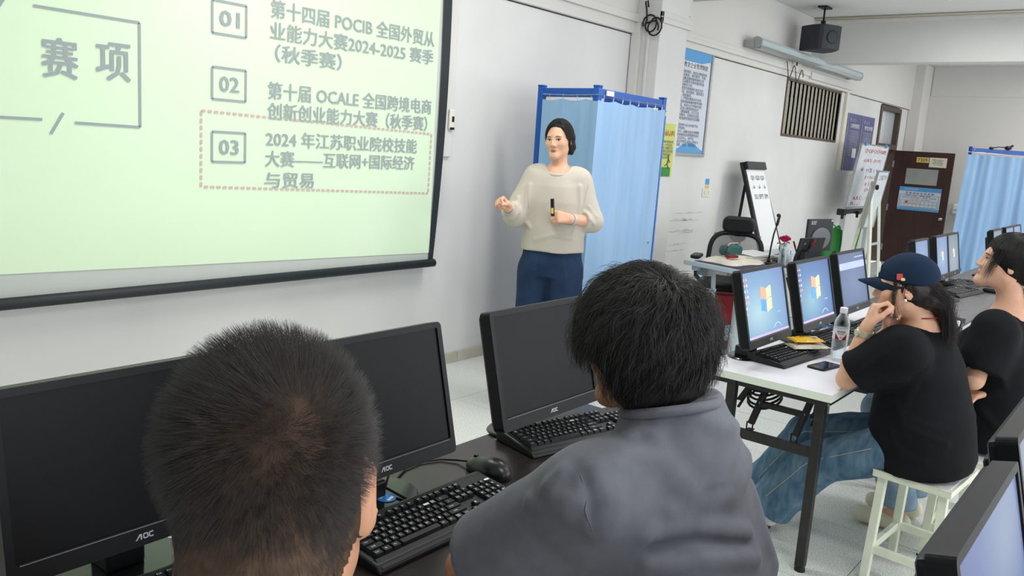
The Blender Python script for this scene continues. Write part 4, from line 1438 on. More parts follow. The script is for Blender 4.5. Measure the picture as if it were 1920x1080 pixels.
# ------------------------------------------------------------------ white folding tables
def folding_table(label, x0, x1, y0, y1, top, edge, detail=True):
    r = thing('folding_table', label, 'table', (x0, y0, 0))
    L, W_ = x1 - x0, y1 - y0
    MB().ext((0, 0, TT - .03), (L, W_, TT)).build('tabletop', top, r, bevel=.002)
    if edge:
        MB().ext((-.002, -.002, TT - .03), (0, W_ + .002, TT - .001)).ext((0, -.002, TT - .03), (L, 0, TT - .001)).build('edge_band', edge, r)
    zt = TT - .03
    for ex in (.05, L - .05):
        for y in (.045, W_ - .125):
            MB().ext((ex - .018, y - .018, .02), (ex + .018, y + .018, zt)).build('leg', 'legblack', r, bevel=.003)
            MB().lathe([(.02, 0), (.021, .006), (.018, .024)], (ex, y, 0), 14).build('foot', 'black', r)
        MB().ext((ex - .012, .06, .452), (ex + .012, W_ - .14, .490)).build('end_rail', 'legblack', r, bevel=.003)
        MB().ext((ex - .012, .03, zt - .03), (ex + .012, W_ - .03, zt)).build('top_rail', 'legblack', r, bevel=.003)
    for y in (.035, W_ - .035):
        MB().ext((.03, y - .012, zt - .035), (L - .03, y + .012, zt)).build('side_rail', 'legblack', r, bevel=.003)
    if detail:
        for y in (.105, .285):
            b = MB().bar((.15, y, zt - .01), (.105, y + .04, .50), .03, .022, (0, 1, 0)).build('folding_brace', 'legblack', r, bevel=.003)
            MB().ext((.09, y + .028, .475), (.12, y + .052, .479)).ext((.092, y + .026, .475), (.098, y + .03, .51)).ext((.092, y + .05, .475), (.098, y + .054, .51)).build('brace_hook', 'legblack', b)
            MB().lathe([(.006, 0), (.005, .003)], (.112, y + .018, .59), 8, np.array(((1, 0, 0), (0, 0, -1), (0, 1, 0)), float)).build('rivet', 'alu', b)
        MB().bar((.125, .125, .585), (.125, .305, .585), .022, .022).build('cross_bar', 'legblack', r, bevel=.003)
        for y in (.075, W_ - .155):
            MB().bar((.055, y, .60), (.19, y, .66), .004, .02, (0, 1, 0)).bar((.055, y, .57), (.19, y, .645), .004, .01, (0, 1, 0)).build('lock_stay', 'legblack', r)
    return r


t = folding_table('white folding table with black legs beside the woman in the cap', 2.99, 4.19, .88, 1.40, 'whitetop', 'whiteedge')
place_text('Lydia', 'paper', t, (.048, .026, .665), np.array(((0, 0, -1), (-1, 0, 0), (0, 1, 0)), float), w=.03, h=.014)
folding_table('white folding table further along, carrying the login screen monitor', 4.20, 5.15, .88, 1.40, 'whitetop', 'whiteedge', False)
r = thing('cable_bundle', 'black cables bundled under the white tabletop', 'cable', (3.2, 1.2, .62))
MB().tube([(.1 * math.cos(a) * (1 + .05 * math.sin(a * .37)), .12 * math.sin(a * 1.0) * .5, .066 - .04 * (1 - math.cos(a)) * .5 - .001 * k) for k, a in enumerate(np.linspace(0, 31, 90))], .005, 6).build('cord', 'black', r, smooth=True)
put(monitor('lit monitor with a pale blue flag desktop at the near end of the white table', face='desk_a', content='flag', base_r=.085, base_dy=.02), 3.269, 1.225, TT)
put(monitor('lit monitor with a deep blue flag desktop, second on the white table', face='desk_b', content='flag'), 3.81, 1.21, TT)
put(monitor('lit monitor showing a grey blue login screen behind the cap peak', face='login', content='login'), 4.41, 1.225, TT)
put(keyboard('black keyboard under the two snack packets on the white table', True), 3.43, 1.117, TT, -5)
put(keyboard('black keyboard behind the water bottle on the white table', False), 3.96, 1.095, TT, -4)
put(keyboard('black keyboard behind the raised wrist of the woman in the cap', False), 4.45, 1.06, TT, 0)
r = thing('cable_tangle', 'thin black cables lying behind the lit monitors', 'cable', (4.1, 1.34, TT))
for k in range(4):
    MB().tube([(-.25 + .13 * j + .02 * math.sin(k + j), .03 * math.sin(j * 1.9 + k * 2) - .01 * k, .004 + .004 * (j % 2) + .025 * (k == 3) * (j == 2)) for j in range(5)], .0032, 6).build('cord', 'bluecable' if k == 3 else 'black', r, smooth=True)

r = thing('smartphone', 'black smartphone lying face up in front of the keyboard', 'phone', (3.385, 1.042, TT), math.radians(-10))
MB().prism(rbox2d(.15, .076, .012), 0, .008).build('phone_case', 'black', r, bevel=.0015)
MB().prism(rbox2d(.144, .07, .010), .008, .0086).build('phone_screen', 'gloss', r)
# water bottle
r = thing('water_bottle', 'clear plastic water bottle with a white cap and red label', 'bottle', (3.56, 1.045, TT))
prof = [(.020, .002), (.029, .0), (.032, .006)]
for k in range(13):
    z = .012 + k * .0062
    prof.append((.0318 - .0022 * (k % 2), z))
prof += [(.0315, .094), (.0315, .142), (.031, .150), (.0315, .158), (.029, .170), (.0235, .184), (.0165, .196), (.0135, .204), (.0135, .213)]
MB().lathe(prof, (0, 0, 0), 32).build('bottle_body', 'clear', r, smooth=True)
lb = MB()
n = 40
lb.grid(lambda u, v: (.0322 * math.cos(2 * math.pi * u), .0322 * math.sin(2 * math.pi * u), .094 + .046 * v), n + 1, 2)
lab = lb.build('label_band', 'paper', r, smooth=True)
th0 = math.radians(198)
for s in (-1, 1):
    MB().grid(lambda u, v: (.0325 * math.cos(th0 + s * (.18 + .55 * u)), .0325 * math.sin(th0 + s * (.18 + .55 * u)), .0945 + v * (.006 + .022 * u ** 1.3)), 8, 3).build('red_swoosh', 'red', lab, smooth=True)


def wrap_text(s, mat, parent, rad, th, z, w_, h_, bold=.02):
    me = text_mesh(s, w=w_, h=h_, bold=bold)
    v = np.array([tuple(q.co) for q in me.vertices])
    a = th + v[:, 0] / rad
    me.vertices.foreach_set('co', np.stack([rad * np.cos(a), rad * np.sin(a), z + v[:, 1]], 1).ravel())
    setmat(me, mat)
    return link('label_text', me, parent)


wrap_text('娃哈哈', 'red', lab, .0326, th0, .129, .034, .011)
wrap_text('饮用纯净水', 'ink', lab, .0326, th0, .119, .026, .005)
wrap_text('纯', 'ink', lab, .0326, th0, .105, .006, .008)
MB().lathe([(.0145, .205), (.0155, .207), (.0155, .226), (.0145, .228), (.002, .2285)], (0, 0, 0), 30).build('cap', 'paper', r)


def packet(label, loc, rz, w_, d_, h_, mat, seed, tiltx=0.0):
    rr = thing('snack_packet', label, 'snack', loc, math.radians(rz))
    rr.rotation_euler = (math.radians(tiltx), 0, math.radians(rz))
    q = np.random.default_rng(seed)
    nz = q.normal(0, 1, (15, 11))
    for s, nm in ((1, 'top_film'), (-1, 'under_film')):
        def f(u, v):
            e = (math.sin(math.pi * u) ** .45) * (math.sin(math.pi * v) ** .5)
            i, j = int(u * 14), int(v * 10)
            return ((u - .5) * w_ * (1 - .06 * math.sin(math.pi * v)), (v - .5) * d_, h_ / 2 + s * (h_ / 2) * e + .0012 * nz[i, j] * (e > .2) + .004 * abs(u - .5) ** 2)
        MB().grid(f, 15, 11).build(nm, mat, rr, smooth=True)
    z = MB()
    for s in (-1, 1):
        for k in range(12):
            z.ext((s * w_ / 2 - .006 + s * .004, -d_ / 2 + k * d_ / 12, h_ / 2 - .001), (s * w_ / 2 + .004 + s * .004, -d_ / 2 + (k + .6) * d_ / 12, h_ / 2 + .0015))
    z.build('crimped_end', mat, rr, kind='stuff')
    return rr


packet('white foil snack packet, opened, on the keyboard under the yellow one', (3.53, 1.165, TT + .034), -33, .17, .075, .014, 'foil', 3, 5)
pk = packet('bright yellow snack packet on top of the white one', (3.555, 1.185, TT + .05), -35, .135, .07, .024, 'yellow', 5, 5)
place_text('酥脆饼干', 'frame', pk, (-.01, .0, .026), w=.055, h=.012)
MB().ext((.02, -.01, .0255), (.05, .004, .0265)).build('print_patch', 'silver', pk)

# ------------------------------------------------------------------ stools
def stool(label, x, y, rz, w_=.34, d_=.27, group=None):
    r = thing('stool', label, 'stool', (x, y, 0), math.radians(rz), group)
    h = .44
    MB().ext((-w_ / 2, -d_ / 2, h - .026), (w_ / 2, d_ / 2, h - .004)).build('seat', 'cream', r, bevel=.003)
    rim = MB()
    for lo, hi in (((-w_ / 2, -d_ / 2), (w_ / 2, -d_ / 2 + .035)), ((-w_ / 2, d_ / 2 - .035), (w_ / 2, d_ / 2)), ((-w_ / 2, -d_ / 2 + .035), (-w_ / 2 + .035, d_ / 2 - .035)), ((w_ / 2 - .035, -d_ / 2 + .035), (w_ / 2, d_ / 2 - .035))):
        rim.ext((*lo, h - .004), (*hi, h))
    rim.build('seat_rim', 'cream', r)
    MB().ext((-w_ / 2 + .03, -d_ / 2 + .012, h), (w_ / 2 - .05, d_ / 2 - .012, h + .0025)).build('seat_board', 'whitetop', r)
    for sx in (-1, 1):
        for sy in (-1, 1):
            a = (sx * (w_ / 2 - .03), sy * (d_ / 2 - .03), h - .026)
            b = (sx * (w_ / 2 - .018), sy * (d_ / 2 - .018), .006)
            lg = MB().bar(b, a, .03, .03, (0, 1, 0)).build('leg', 'cream', r, bevel=.002)
            MB().box((b[0], b[1], .004), (.032, .032, .008)).build('rubber_foot', 'black', lg)
    for sy in (-1, 1):
        MB().ext((-w_ / 2 + .035, sy * (d_ / 2 - .021) - .01, .115), (w_ / 2 - .035, sy * (d_ / 2 - .021) + .01, .145)).build('stretcher', 'cream', r, bevel=.002)
    for sx in (-1, 1):
        MB().ext((sx * (w_ / 2 - .021) - .01, -d_ / 2 + .035, .115), (sx * (w_ / 2 - .021) + .01, d_ / 2 - .035, .145)).build('stretcher', 'cream', r, bevel=.002)
    return r


stool('cream metal stool with a white seat board under the woman in the cap', 3.30, .595, -4)
stool('cream metal stool under the woman with black hair, behind the other stool', 3.70, .50, 3)
stool('cream metal stool under the boy in the grey shirt', 1.22, .50, -6)
stool('cream metal stool under the boy with cropped hair', .37, .44, -10)

# ------------------------------------------------------------------ nearest row: two lit monitors seen along their faces
r = thing('dark_desk', 'dark laminate desk under the two lit monitors of the nearest row', 'desk', (1.4, 0, 0))
MB().ext((-.7, -.26, TT - .028), (1.3, .27, TT)).build('desktop', 'darkdesk', r, bevel=.003)
for x in (-.64, 1.2):
    for y in (-.22, .22):
        MB().ext((x - .018, y - .018, 0), (x + .018, y + .018, TT - .028)).build('leg', 'legblack', r, bevel=.003)
put(monitor('lit monitor in the lower corner, its screen hazy blue and seen along its face', face='desk_d', content='small'), 1.238, .063, TT)
put(monitor('lit monitor with a pale screen standing behind the hazy blue one', face='desk_e', content='small'), 1.803, .081, TT)

# ------------------------------------------------------------------ third and fourth rows
r = folding_table('dark grey folding table behind the two women, carrying three small monitors', 5.255, 6.9, .87, 1.45, 'greydesk', None, True)
for k, (x, lab, ct, fc) in enumerate(((5.69, 'small lit monitor with a blue screen nearest the brown door leaf', None, 'desk_c'), (6.24, 'small lit monitor with a pale flag desktop, middle of three by the door', 'small', 'desk_c'), (6.59, 'small lit monitor with a greyish screen, third of three, by the blue curtain', 'small', 'desk_e'))):
    put(monitor(lab, mw=.345, mh=.305, face=fc, content=ct, lean=10, zb=.09, bez=.014, base='square', base_dy=.01), x, 1.205, TT)
put(keyboard('black keyboard at the end of the dark grey table, behind the cap', False, legends=False), 5.72, 1.06, TT, -6)
put(keyboard('black keyboard in the middle of the dark grey table', False, legends=True), 6.30, 1.03, TT, -8)
put(keyboard('grey keyboard at the far end of the dark grey table', False, legends=True), 6.72, 1.10, TT, -6)
r = thing('mouse', 'small black mouse at the far end of the dark grey table', 'mouse', (6.62, .97, TT))
MB().ell((0, 0, .014), (.03, .055, .02)).build('shell', 'black', r, smooth=True)
MB().ext((-.0008, .0, .033), (.0008, .05, .0345)).build('button_seam', 'greybezel', r)
r = folding_table('dark table beyond, in front of the far blue curtain', 7.15, 8.9, .78, 1.35, 'greydesk', None, False)
for x, lab, fc in ((7.64, 'far small monitor with a pale grey screen above the black hair', 'desk_e'), (8.22, 'far small monitor with a lavender screen by the frame edge', 'desk_c'), (8.62, 'farthest small monitor, cut by the frame edge', 'desk_c')):
    put(monitor(lab, mw=.40, mh=.305, face=fc, lean=10, zb=.09, bez=.014, base='square'), x, 1.09, TT)
stool('cream stool standing empty under the dark grey table', 6.05, .80, 4)

# ------------------------------------------------------------------ the teacher
root = thing('person', 'standing woman in an oatmeal sweater and navy trousers, one hand raised, speaking', 'person', (3.84, 2.78, 0))
hd = Head((3.837,2.79,1.569), az(193, -3, 4), .91, .039)
hp = hd.prims()
sR, sL = np.array((3.765, 2.880, 1.355)), np.array((3.915, 2.685, 1.355))
eR, wR = np.array((3.655, 2.935, 1.135)), np.array((3.536,2.88,1.184))
eL, wL = np.array((3.965, 2.605, 1.125)), np.array((3.776,2.611,1.144))
nk = np.array((3.85, 2.785, 1.39))
Rb = az(206)
hR = hand(wR, (-.62, .12, .42), (-.05, .55, .8), 1, [(1.0, 1.3, .8), (1.3, 1.4, .8), (1.35, 1.4, .8), (1.4, 1.4, .8)], .95, (.75, .25, .65), tcurl=(.3, .3))
wL = np.array((3.766,2.623,1.143))
fL = unit(np.array((3.69,2.663,1.156)) - wL)
hL = hand(wL, fL, (-.70, -.55, .35), -1, [(1.1, 1.1, .6), (1.15, 1.2, .7), (1.2, 1.2, .7), (1.2, 1.2, .7)], .95, (.7, .35, .5))
body = hp + [('c', hd.w((0, -.02, -.06)), nk, .042, .047, .025), ('c', nk - (0, 0, .06), (3.84, 2.785, 1.1), .085, .10, .05), ('c', (3.84, 2.785, 1.1), (3.84, 2.785, .9), .10, .11, .05), ('c', sR, sL, .05, .05, .05)]
body += arm(sR, eR, wR, (.043, .036, .035, .024)) + arm(sL, eL, wL, (.043, .036, .035, .024))
rt = Rb[:, 0]
for q in (1, -1):
    hpn = np.array((3.84, 2.785, .86)) + rt * .085 * q
    body += leg_prims(hpn, hpn + (-.01, -.01, -.40), hpn + (0, 0, -.78), np.array((hpn[0], hpn[1], .03)) + Rb[:, 1] * .12)
body += hR + hL
hc, hR_ = hd.c, hd.R


def paint_head(h, hair=None):
    def f(P):
        q = (P - h.c) @ h.R / h.s
        m = np.zeros(len(P), int)
        if hair is not None:
            m[hair(q)] = 1
        return m
    return f


def hair_zone(q):
    zl = np.interp(q[:, 1], [-.11, -.05, -.02, .02, .05, .08, .12], [-.075, -.06, -.01, .02, .068, .098, .12])
    return (q[:, 2] > zl) & (np.abs(q[:, 0]) < .085) & (q[:, 2] > -.09)


solid('body', body, .0048, ['skin', 'scalp'], root, paint_head(hd, hair_zone))
hd.features(hp, root, gaze=(-.25, -.1), mouth=.003)
tor = ('l', (3.84, 2.785, .945), Rb, [(0, 0, 0, .182, .135), (.12, 0, 0, .180, .135), (.28, 0, 0, .178, .128), (.37, 0, 0, .165, .112), (.42, 0, 0, .13, .095), (.465, 0, -.0, .078, .075)], 0)
cR = eR + (wR - eR) * .72
cL = eL + (wL - eL) * .45
sw = [tor, ('c', sR - rt * .01, sL + rt * .01, .050, .050, .05), ('c', sR, eR, .070, .062, .05), ('g', [('c', eR, cR + (wR - eR) * .1, .06, .047, .02), ('+h', cR, unit(wR - eR), .004)], .02), ('c', sL, eL, .070, .060, .05), ('g', [('c', eL, cL + (wL - eL) * .1, .058, .048, .02), ('+h', cL, unit(wL - eL), .004)], .02),
      ('n', .0018, 26, .4, 0)]
sw += [('fold', [(3.664,2.847,1.318), (3.657,2.856,1.184), (3.652,2.83,1.067)], .012, .010, 0), ('fold', [(3.855,2.64,1.321), (3.851,2.645,1.172), (3.817,2.639,1.053)], .012, .010, 0),
       ('fold', [(3.677,2.799,1.01), (3.724,2.708,1.049), (3.806,2.637,1.036)], .008, .012, 0), ('fold', [(3.894,2.591,1.212), (3.91,2.57,1.184), (3.936,2.57,1.153)], .012, .007, 0),
       ('fold', [(3.847,2.585,1.184), (3.867,2.56,1.156), (3.914,2.566,1.118)], .012, .007, 0), ('fold', [(3.647,2.901,1.234), (3.606,2.888,1.188), (3.597,2.899,1.139)], .012, .008, 0),
       ('fold', [(3.6,2.896,1.246), (3.558,2.885,1.207), (3.537,2.879,1.161)], .010, .007, 0)]
fw = Rb[:, 1]
sw += [('-c', nk + fw * .030 + (0, 0, .000), nk + fw * .01 + (0, 0, .2), .066, .09, .008)]
solid('sweater', sw, .0055, 'sweat', root)
ring = lambda c, R, rx, ry, n=32, dz=.01: [np.array(c) + R @ np.array((rx * math.cos(a), ry * math.sin(a), -dz * math.sin(a))) for a in np.linspace(0, 2 * math.pi, n, endpoint=False)]
MB().tube(ring(nk + fw * .018 + (0, 0, .012), Rb, .076, .074, 36, .026), .0095, 10, closed=True).build('collar', 'sweat', root, smooth=True, off=root.location)
swb = [p for p in sw if p[0] not in ('-c',)]
for pts in ([(3.634,2.853,1.362), (3.624,2.833,1.305), (3.633,2.823,1.241), (3.656,2.825,1.181)], [(3.889,2.597,1.34), (3.87,2.589,1.29), (3.861,2.6,1.242), (3.85,2.614,1.199)]):
    MB().tube(onsurf(fix_folds(swb), densify(pts, 6), .0006, True), .0018, 6).build('shoulder_seam', 'sweat', root, smooth=True, off=root.location)
tr = []
for q in (1, -1):
    hpn = np.array((3.84, 2.785, .88)) + rt * .085 * q
    tr += [('g', [('c', hpn - (0, 0, .05), hpn + rt * .016 * q + (-.012, -.012, -.42), .106, .088, .04), ('c', hpn + rt * .016 * q + (-.012, -.012, -.42), hpn + rt * .012 * q + (0, 0, -.80), .086, .078, .03)], .008)]
tr += [('l', (3.84, 2.785, .80), Rb, [(0, 0, 0, .176, .108), (.08, 0, 0, .175, .122), (.20, 0, 0, .165, .115)], .02), ('+h', (0, 0, .07), (0, 0, -1), .004), ('n', .0022, 20, 1.1, 0),
       ('fold', [(3.682,2.793,0.89), (3.679,2.796,0.737), (3.713,2.786,0.549)], .006, .010, 0), ('fold', [(3.785,2.664,0.901), (3.805,2.638,0.75), (3.819,2.653,0.561)], .006, .010, 0), ('fold', [(3.854,2.641,0.924), (3.882,2.637,0.867), (3.91,2.635,0.803)], .005, .008, 0)]
solid('trousers', tr, .007, 'navy', root)
for q in (1, -1):
    hpn = np.array((3.84, 2.785, 0)) + rt * .085 * q
    solid('shoe', [('c', hpn + (0, 0, .045) - Rb[:, 1] * .03, hpn + (0, 0, .035) + Rb[:, 1] * .15, .042, .032, .01), ('+h', (0, 0, .004), (0, 0, -1), .002)], .006, 'black', root)
# short bob
hb = [('e', hd.w((0, -.018, .034)), (.074, .091, .083), hd.R, 0), ('e', hd.w((-.064, -.040, -.025)), (.020, .040, .058), hd.R, .03), ('e', hd.w((.063, -.036, -.004)), (.018, .040, .042), hd.R, .03), ('e', hd.w((0, -.07, -.045)), (.066, .04, .05), hd.R, .03),
      ('-e', hd.w((-.010, .118, -.012)), (.068, .088, .114), hd.R, .012), ('-e', hd.w((.0, .03, -.11)), (.062, .07, .06), hd.R, .01), ('n', .002, 90, .3, 0)]
solid('hair_volume', hb, .004, 'hairblack', root)


def mask_bob(loc, d):
    S_ = loc.shape[1]
    bad = np.zeros(len(loc), bool)
    jit = np.random.default_rng(len(loc)).normal(0, .012, len(loc)) + .011 * np.sin(np.arctan2(d[:, -1, 0], d[:, -1, 1]) * 23)
    for k in range(2, S_):
        p = loc[:, k]
        lim = np.interp(p[:, 0], [-.085, -.06, -.03, .0, .035, .06, .085], [-.06, .02, .076, .072, .058, .036, -.03])
        bad |= (p[:, 1] > .030) & (p[:, 2] < lim + jit)
        bad |= (p[:, 0] > 0) & (p[:, 1] > -.012) & (p[:, 2] < -.006 + jit)
        bad |= (p[:, 0] < 0) & (p[:, 1] > -.006) & (p[:, 2] < -.012 + jit)
    tip = loc[:, -1]
    return ~bad & (tip[:, 2] > -.108) & ~((tip[:, 1] > -.005) & (tip[:, 2] < -.072))


MT['hair4'] = hair_mat('black_bob_hair', (46, 40, 38), .32)
for sd, n_, mt_, ly in ((5, 9000, 'hair2', (.97, 1.03)), (6, 5000, 'hair4', (1.0, 1.05))):
    strands('hair', wig(hd.c + hd.R @ np.array((0, -.014, .012)), hd.R, np.array((.083, .102, .112)) * .94, (-.28, .42, .86), n_, (.02, 1.6), (.6, 1.3), mask_bob, sd, (.0025, 6), ly, 12), .00032, mt_, root)
# worn or held: bracelet, watch, remote
wdir = unit(wR - eR)
MB().tube(ring(wR - wdir * .012, frame(np.cross(wdir, (0, 0, 1)), wdir), .031, .029, 24), .003, 8, closed=True).tube(ring(wR - wdir * .022, frame(np.cross(wdir, (0, 0, 1)), wdir), .032, .03, 24), .0026, 8, closed=True).build('bracelet', 'steelblue', root, smooth=True, off=root.location)
wdir = unit(wL - eL)
bw = MB()
fr_ = frame(np.cross(wdir, (0, 0, 1)), wdir)
bw.lathe([(.0285, -.007), (.031, -.008), (.031, .008), (.0285, .007)], wL - wdir * .02, 26, fr_)
bw.build('wristwatch', 'steelblue', root, off=root.location)
rc = np.array((3.638,2.655,1.21))
r = thing('presenter_remote', 'slim black presenter remote held upright by the standing woman', 'remote', tuple(rc - (0, 0, .055)))
Rr = Rb @ rotm('Y', math.radians(6))
MB().prism(rbox2d(.020, .015, .005), -.05, .045, Rr, (0, 0, .055)).build('shell', 'black', r, bevel=.002)
MB().box((0, 0, .055) + Rr @ np.array((0, .009, -.02)), (.012, .002, .03), Rr).build('button', 'sign', r)

# ------------------------------------------------------------------ woman in the cap
root = thing('person', 'seated woman in a navy cap and black T-shirt resting her chin on her hand', 'person', (3.30, .61, 0))
hd = Head((3.205, .742, 1.113), az(108, -4, 2), .97, .041)
hp = hd.prims()
nk = np.array((3.262, .668, .985))
sL, sR = np.array((3.09, .695, .915)), np.array((3.43, .68, .915))
eL, eR = np.array((3.105, .868, .762)), np.array((3.40, .90, .765))
wL, wR = np.array((3.087,0.819,0.973)), np.array((3.204,0.777,0.946))
fL = unit(np.array((3.104,0.806,1.052)) - wL)
hL = hand(wL, fL, (-.45, .85, .15), -1, [(.9, 1.2, .7), (1.1, 1.2, .7), (1.2, 1.2, .7), (1.2, 1.2, .7)], .95, (.75, .35, .45), tcurl=(.3, .35))
hR = hand(wR, unit(np.array((3.203,0.778,1.01)) - wR), (.25, .9, .1), 1, [(.8, 1.0, .6), (.9, 1.0, .6), (1.0, 1.0, .6), (1.1, 1.0, .6)], .95)
hips = np.array((3.30, .61, .575))
body = hp + [('c', hd.w((0, -.025, -.06)), nk, .045, .05, .03), ('c', nk - (0, 0, .06), (3.28, .65, .75), .08, .11, .05), ('c', (3.28, .65, .75), hips, .11, .13, .05), ('c', sR, sL, .048, .048, .05)]
body += arm(sL, eL, wL, (.043, .036, .036, .0235)) + arm(sR, eR, wR, (.043, .036, .036, .0235))
hL_, kL, aL = np.array((3.215, .66, .535)), np.array((3.245, .985, .36)), np.array((3.30, 1.165, .10))
hR2, kR, aR = np.array((3.385, .66, .535)), np.array((3.365, 1.065, .43)), np.array((3.40, 1.24, .13))
body += leg_prims(hL_, kL, aL, aL + (.0, .13, -.06), (.07, .048, .045, .034)) + leg_prims(hR2, kR, aR, aR + (.01, .12, -.09), (.07, .048, .045, .034))
body += hL + hR
solid('body', body, .0048, ['skin', 'scalp'], root, paint_head(hd, hair_zone))
hd.features(hp, root, browmat='hair3')
up = unit(nk - np.array((3.30, .605, .46)))
Rt = frame(az(89)[:, 1], up)
Rt = np.array([Rt[:, 0], np.cross(up, Rt[:, 0]), up]).T
tee = [('l', (3.302, .605, .452), Rt, [(0, 0, .0, .185, .165), (.04, 0, .0, .20, .178), (.16, 0, .012, .205, .178), (.28, 0, .01, .20, .158), (.38, 0, .0, .19, .13), (.45, 0, -.005, .14, .10), (.525, 0, 0, .07, .07)], 0),
       ('c', sL, sR, .058, .058, .05), ('g', [('c', sL, sL + (eL - sL) * .95, .088, .088, 0), ('+h', sL + (eL - sL) * .80, unit(eL - sL), .006)], .05), ('c', sR, sR + (eR - sR) * .80, .088, .088, .05),
       ('n', .0025, 17, .9, 0),
       ('fold', [(3.074,0.683,0.851), (3.044,0.721,0.799), (3.045,0.751,0.753)], .008, .012, 0), ('fold', [(3.035,0.716,0.908), (3.004,0.755,0.867), (3.021,0.798,0.815)], .006, .011, 0),
       ('fold', [(3.095,0.689,0.729), (3.114,0.648,0.656), (3.201,0.572,0.596)], .008, .014, 0), ('fold', [(3.103,0.695,0.626), (3.145,0.641,0.55), (3.242,0.552,0.521)], .009, .012, 0),
       ('fold', [(3.111,0.653,0.948), (3.097,0.638,0.8), (3.088,0.665,0.697)], .005, .012, 0), ('fold', [(3.32,0.535,0.66), (3.208,0.579,0.633), (3.112,0.652,0.685)], .006, .012, 0),
       ('-c', nk + (0, 0, -.002), nk + (-.02, .01, .2), .056, .08, .006)]
solid('shirt', tee, .0058, 'blacktee', root)
jn = [('g', [('c', hL_, kL, .096, .082, 0), ('c', kL, aL + (aL - kL) * .1, .082, .10, .03), ('+h', aL + (0, 0, .02), unit(aL - kL), .006)], .006), ('g', [('c', hR2, kR, .096, .082, 0), ('c', kR, aR + (aR - kR) * .1, .082, .095, .02), ('+h', aR + (0, 0, .02), unit(aR - kR), .006)], .006), ('c', (3.23, .60, .555), (3.37, .60, .555), .112, .112, .04),
      ('n', .003, 22, .2, 0), ('n', .0012, 55, 1.2, 0),
      ('fold', [(3.256,1.08,0.439), (3.23,1.081,0.354), (3.267,1.035,0.313)], .010, .012, 0), ('fold', [(3.257,0.919,0.351), (3.264,1.039,0.266), (3.279,1.148,0.192)], .008, .013, 0),
      ('fold', [(3.194,0.837,0.502), (3.191,0.906,0.418), (3.199,0.991,0.412)], .006, .013, 0), ('fold', [(3.268,0.873,0.296), (3.24,0.94,0.237), (3.274,1.026,0.14)], .007, .013, 0)]
solid('jeans', jn, .0062, 'denim', root)
for k, (a, b, c_) in enumerate(((hL_, kL, aL), (hR2, kR, aR))):
    o_ = np.array((-.12, -.01, .05))
    q = onsurf([jn[k]], densify([a + o_ + (b - a) * .35, b + o_, c_ + o_ + (0, 0, .03)], 10), .0006)
    MB().tube(q, .0016, 6).build('seam', 'stitch', root, smooth=True, off=root.location)
for a, dr in ((aL, (.0, .15, -.055)), (aR, (.02, .14, -.075))):
    t_ = np.array((a[0] + dr[0], a[1] + dr[1], .04))
    solid('shoe', [('c', (a[0], a[1] + .0, .05), t_, .042, .036, .02), ('+h', (0, 0, .022), (0, 0, -1), .002)], .0055, 'paper', root)
    MB().bar((a[0] - .04, a[1] - .02, .016), (t_[0] - .03, t_[1] + .02, .016), .075, .02).build('sole', 'wood', root, bevel=.006, off=root.location)
    mb = MB()
    for k in range(5):
        an = k * 1.2566
        mb.ell((t_[0] - .02 + .014 * math.cos(an), t_[1] - .05 + .014 * math.sin(an), .085), (.011, .011, .006), None, 8, 5)
    mb.build('bow', 'pink', root, smooth=True, off=root.location)
    MB().tube([(a[0] - .03, a[1] + .05 + .02 * k, .075 - .004 * k + .006 * (k % 2)) for k in range(4)], .003, 6).build('lace', 'paper', root, off=root.location)
# cap: six panel crown, peak, strap, buttons
H = hd
cp = [('e', H.w((0, -.014, .045)), np.array((.088, .106, .090)) * .97, H.R, 0), ('+h', H.w((0, 0, .024)), -(H.R @ np.array((0, -.12, 1.0))), .004), ('-e', H.w((0, -.105, .02)), (.03, .03, .026), H.R, .006)]
cpo = solid('cap', cp, .004, 'cap', root)
pk_ = MB()
for s_, lift in ((0, 0), (1, -.004)):
    pk_.grid(lambda u, v: H.w(((u - .5) * 2 * (.074 - .012 * v ** 2) * (1 - .25 * v ** 3), .058 + .105 * v * (1 - .9 * abs(u - .5) ** 1.8 * 1.4) - .09 * (abs(u - .5) * 2) ** 2.4 * .55, .046 - .018 * v - .034 * (abs(u - .5) * 2) ** 2 + lift)), 21, 9)
pk_.build('cap_peak', 'cap', cpo, smooth=True, off=root.location)
for k in range(6):
    a = k * math.pi / 3
    MB().tube([H.w((.0868 * .972 * math.cos(a) * math.sin(t), -.014 + .1045 * .972 * math.sin(a) * math.sin(t), .045 + .0885 * .975 * math.cos(t))) for t in np.linspace(.05, 1.62, 14)], .0011, 5).build('cap_seam', 'cap', cpo, smooth=True, off=root.location)
MB().ell(H.w((0, -.014, .133)), (.008, .008, .005), H.R).build('cap_button', 'cap', cpo, smooth=True, off=root.location)
MB().tube([H.w((.034 * x, -.112 + .02 * x * x, .0 - .002 * x)) for x in np.linspace(-1, 1, 9)], .0065, 6).build('cap_strap', 'cap', cpo, smooth=True, off=root.location)
MB().box(H.w((-.036, -.096, .004)), (.006, .018, .022), H.R).build('strap_buckle', 'chrome', cpo, off=root.location, bevel=.002)
d_ = np.array((-.0835, .022, .05))
Rp = H.R @ rotm('Z', math.radians(14)) @ rotm('Y', math.radians(8))
MB().prism(rbox2d(.026, .022, .004), 0, .003, Rp @ np.array(((0, 0, -1), (-1, 0, 0), (0, 1, 0)), float), H.w(d_)).build('cap_badge', 'inkred', cpo, off=root.location)
MB().prism(rbox2d(.014, .010, .003), .003, .0045, Rp @ np.array(((0, 0, -1), (-1, 0, 0), (0, 1, 0)), float), H.w(d_ + (0, -.008, -.009))).build('badge_tab', 'sign', cpo, off=root.location)
MB().ell(H.w((.0, .088, .075)), (.03, .004, .022), H.R).build('cap_emblem', 'paper', cpo, smooth=True, off=root.location)
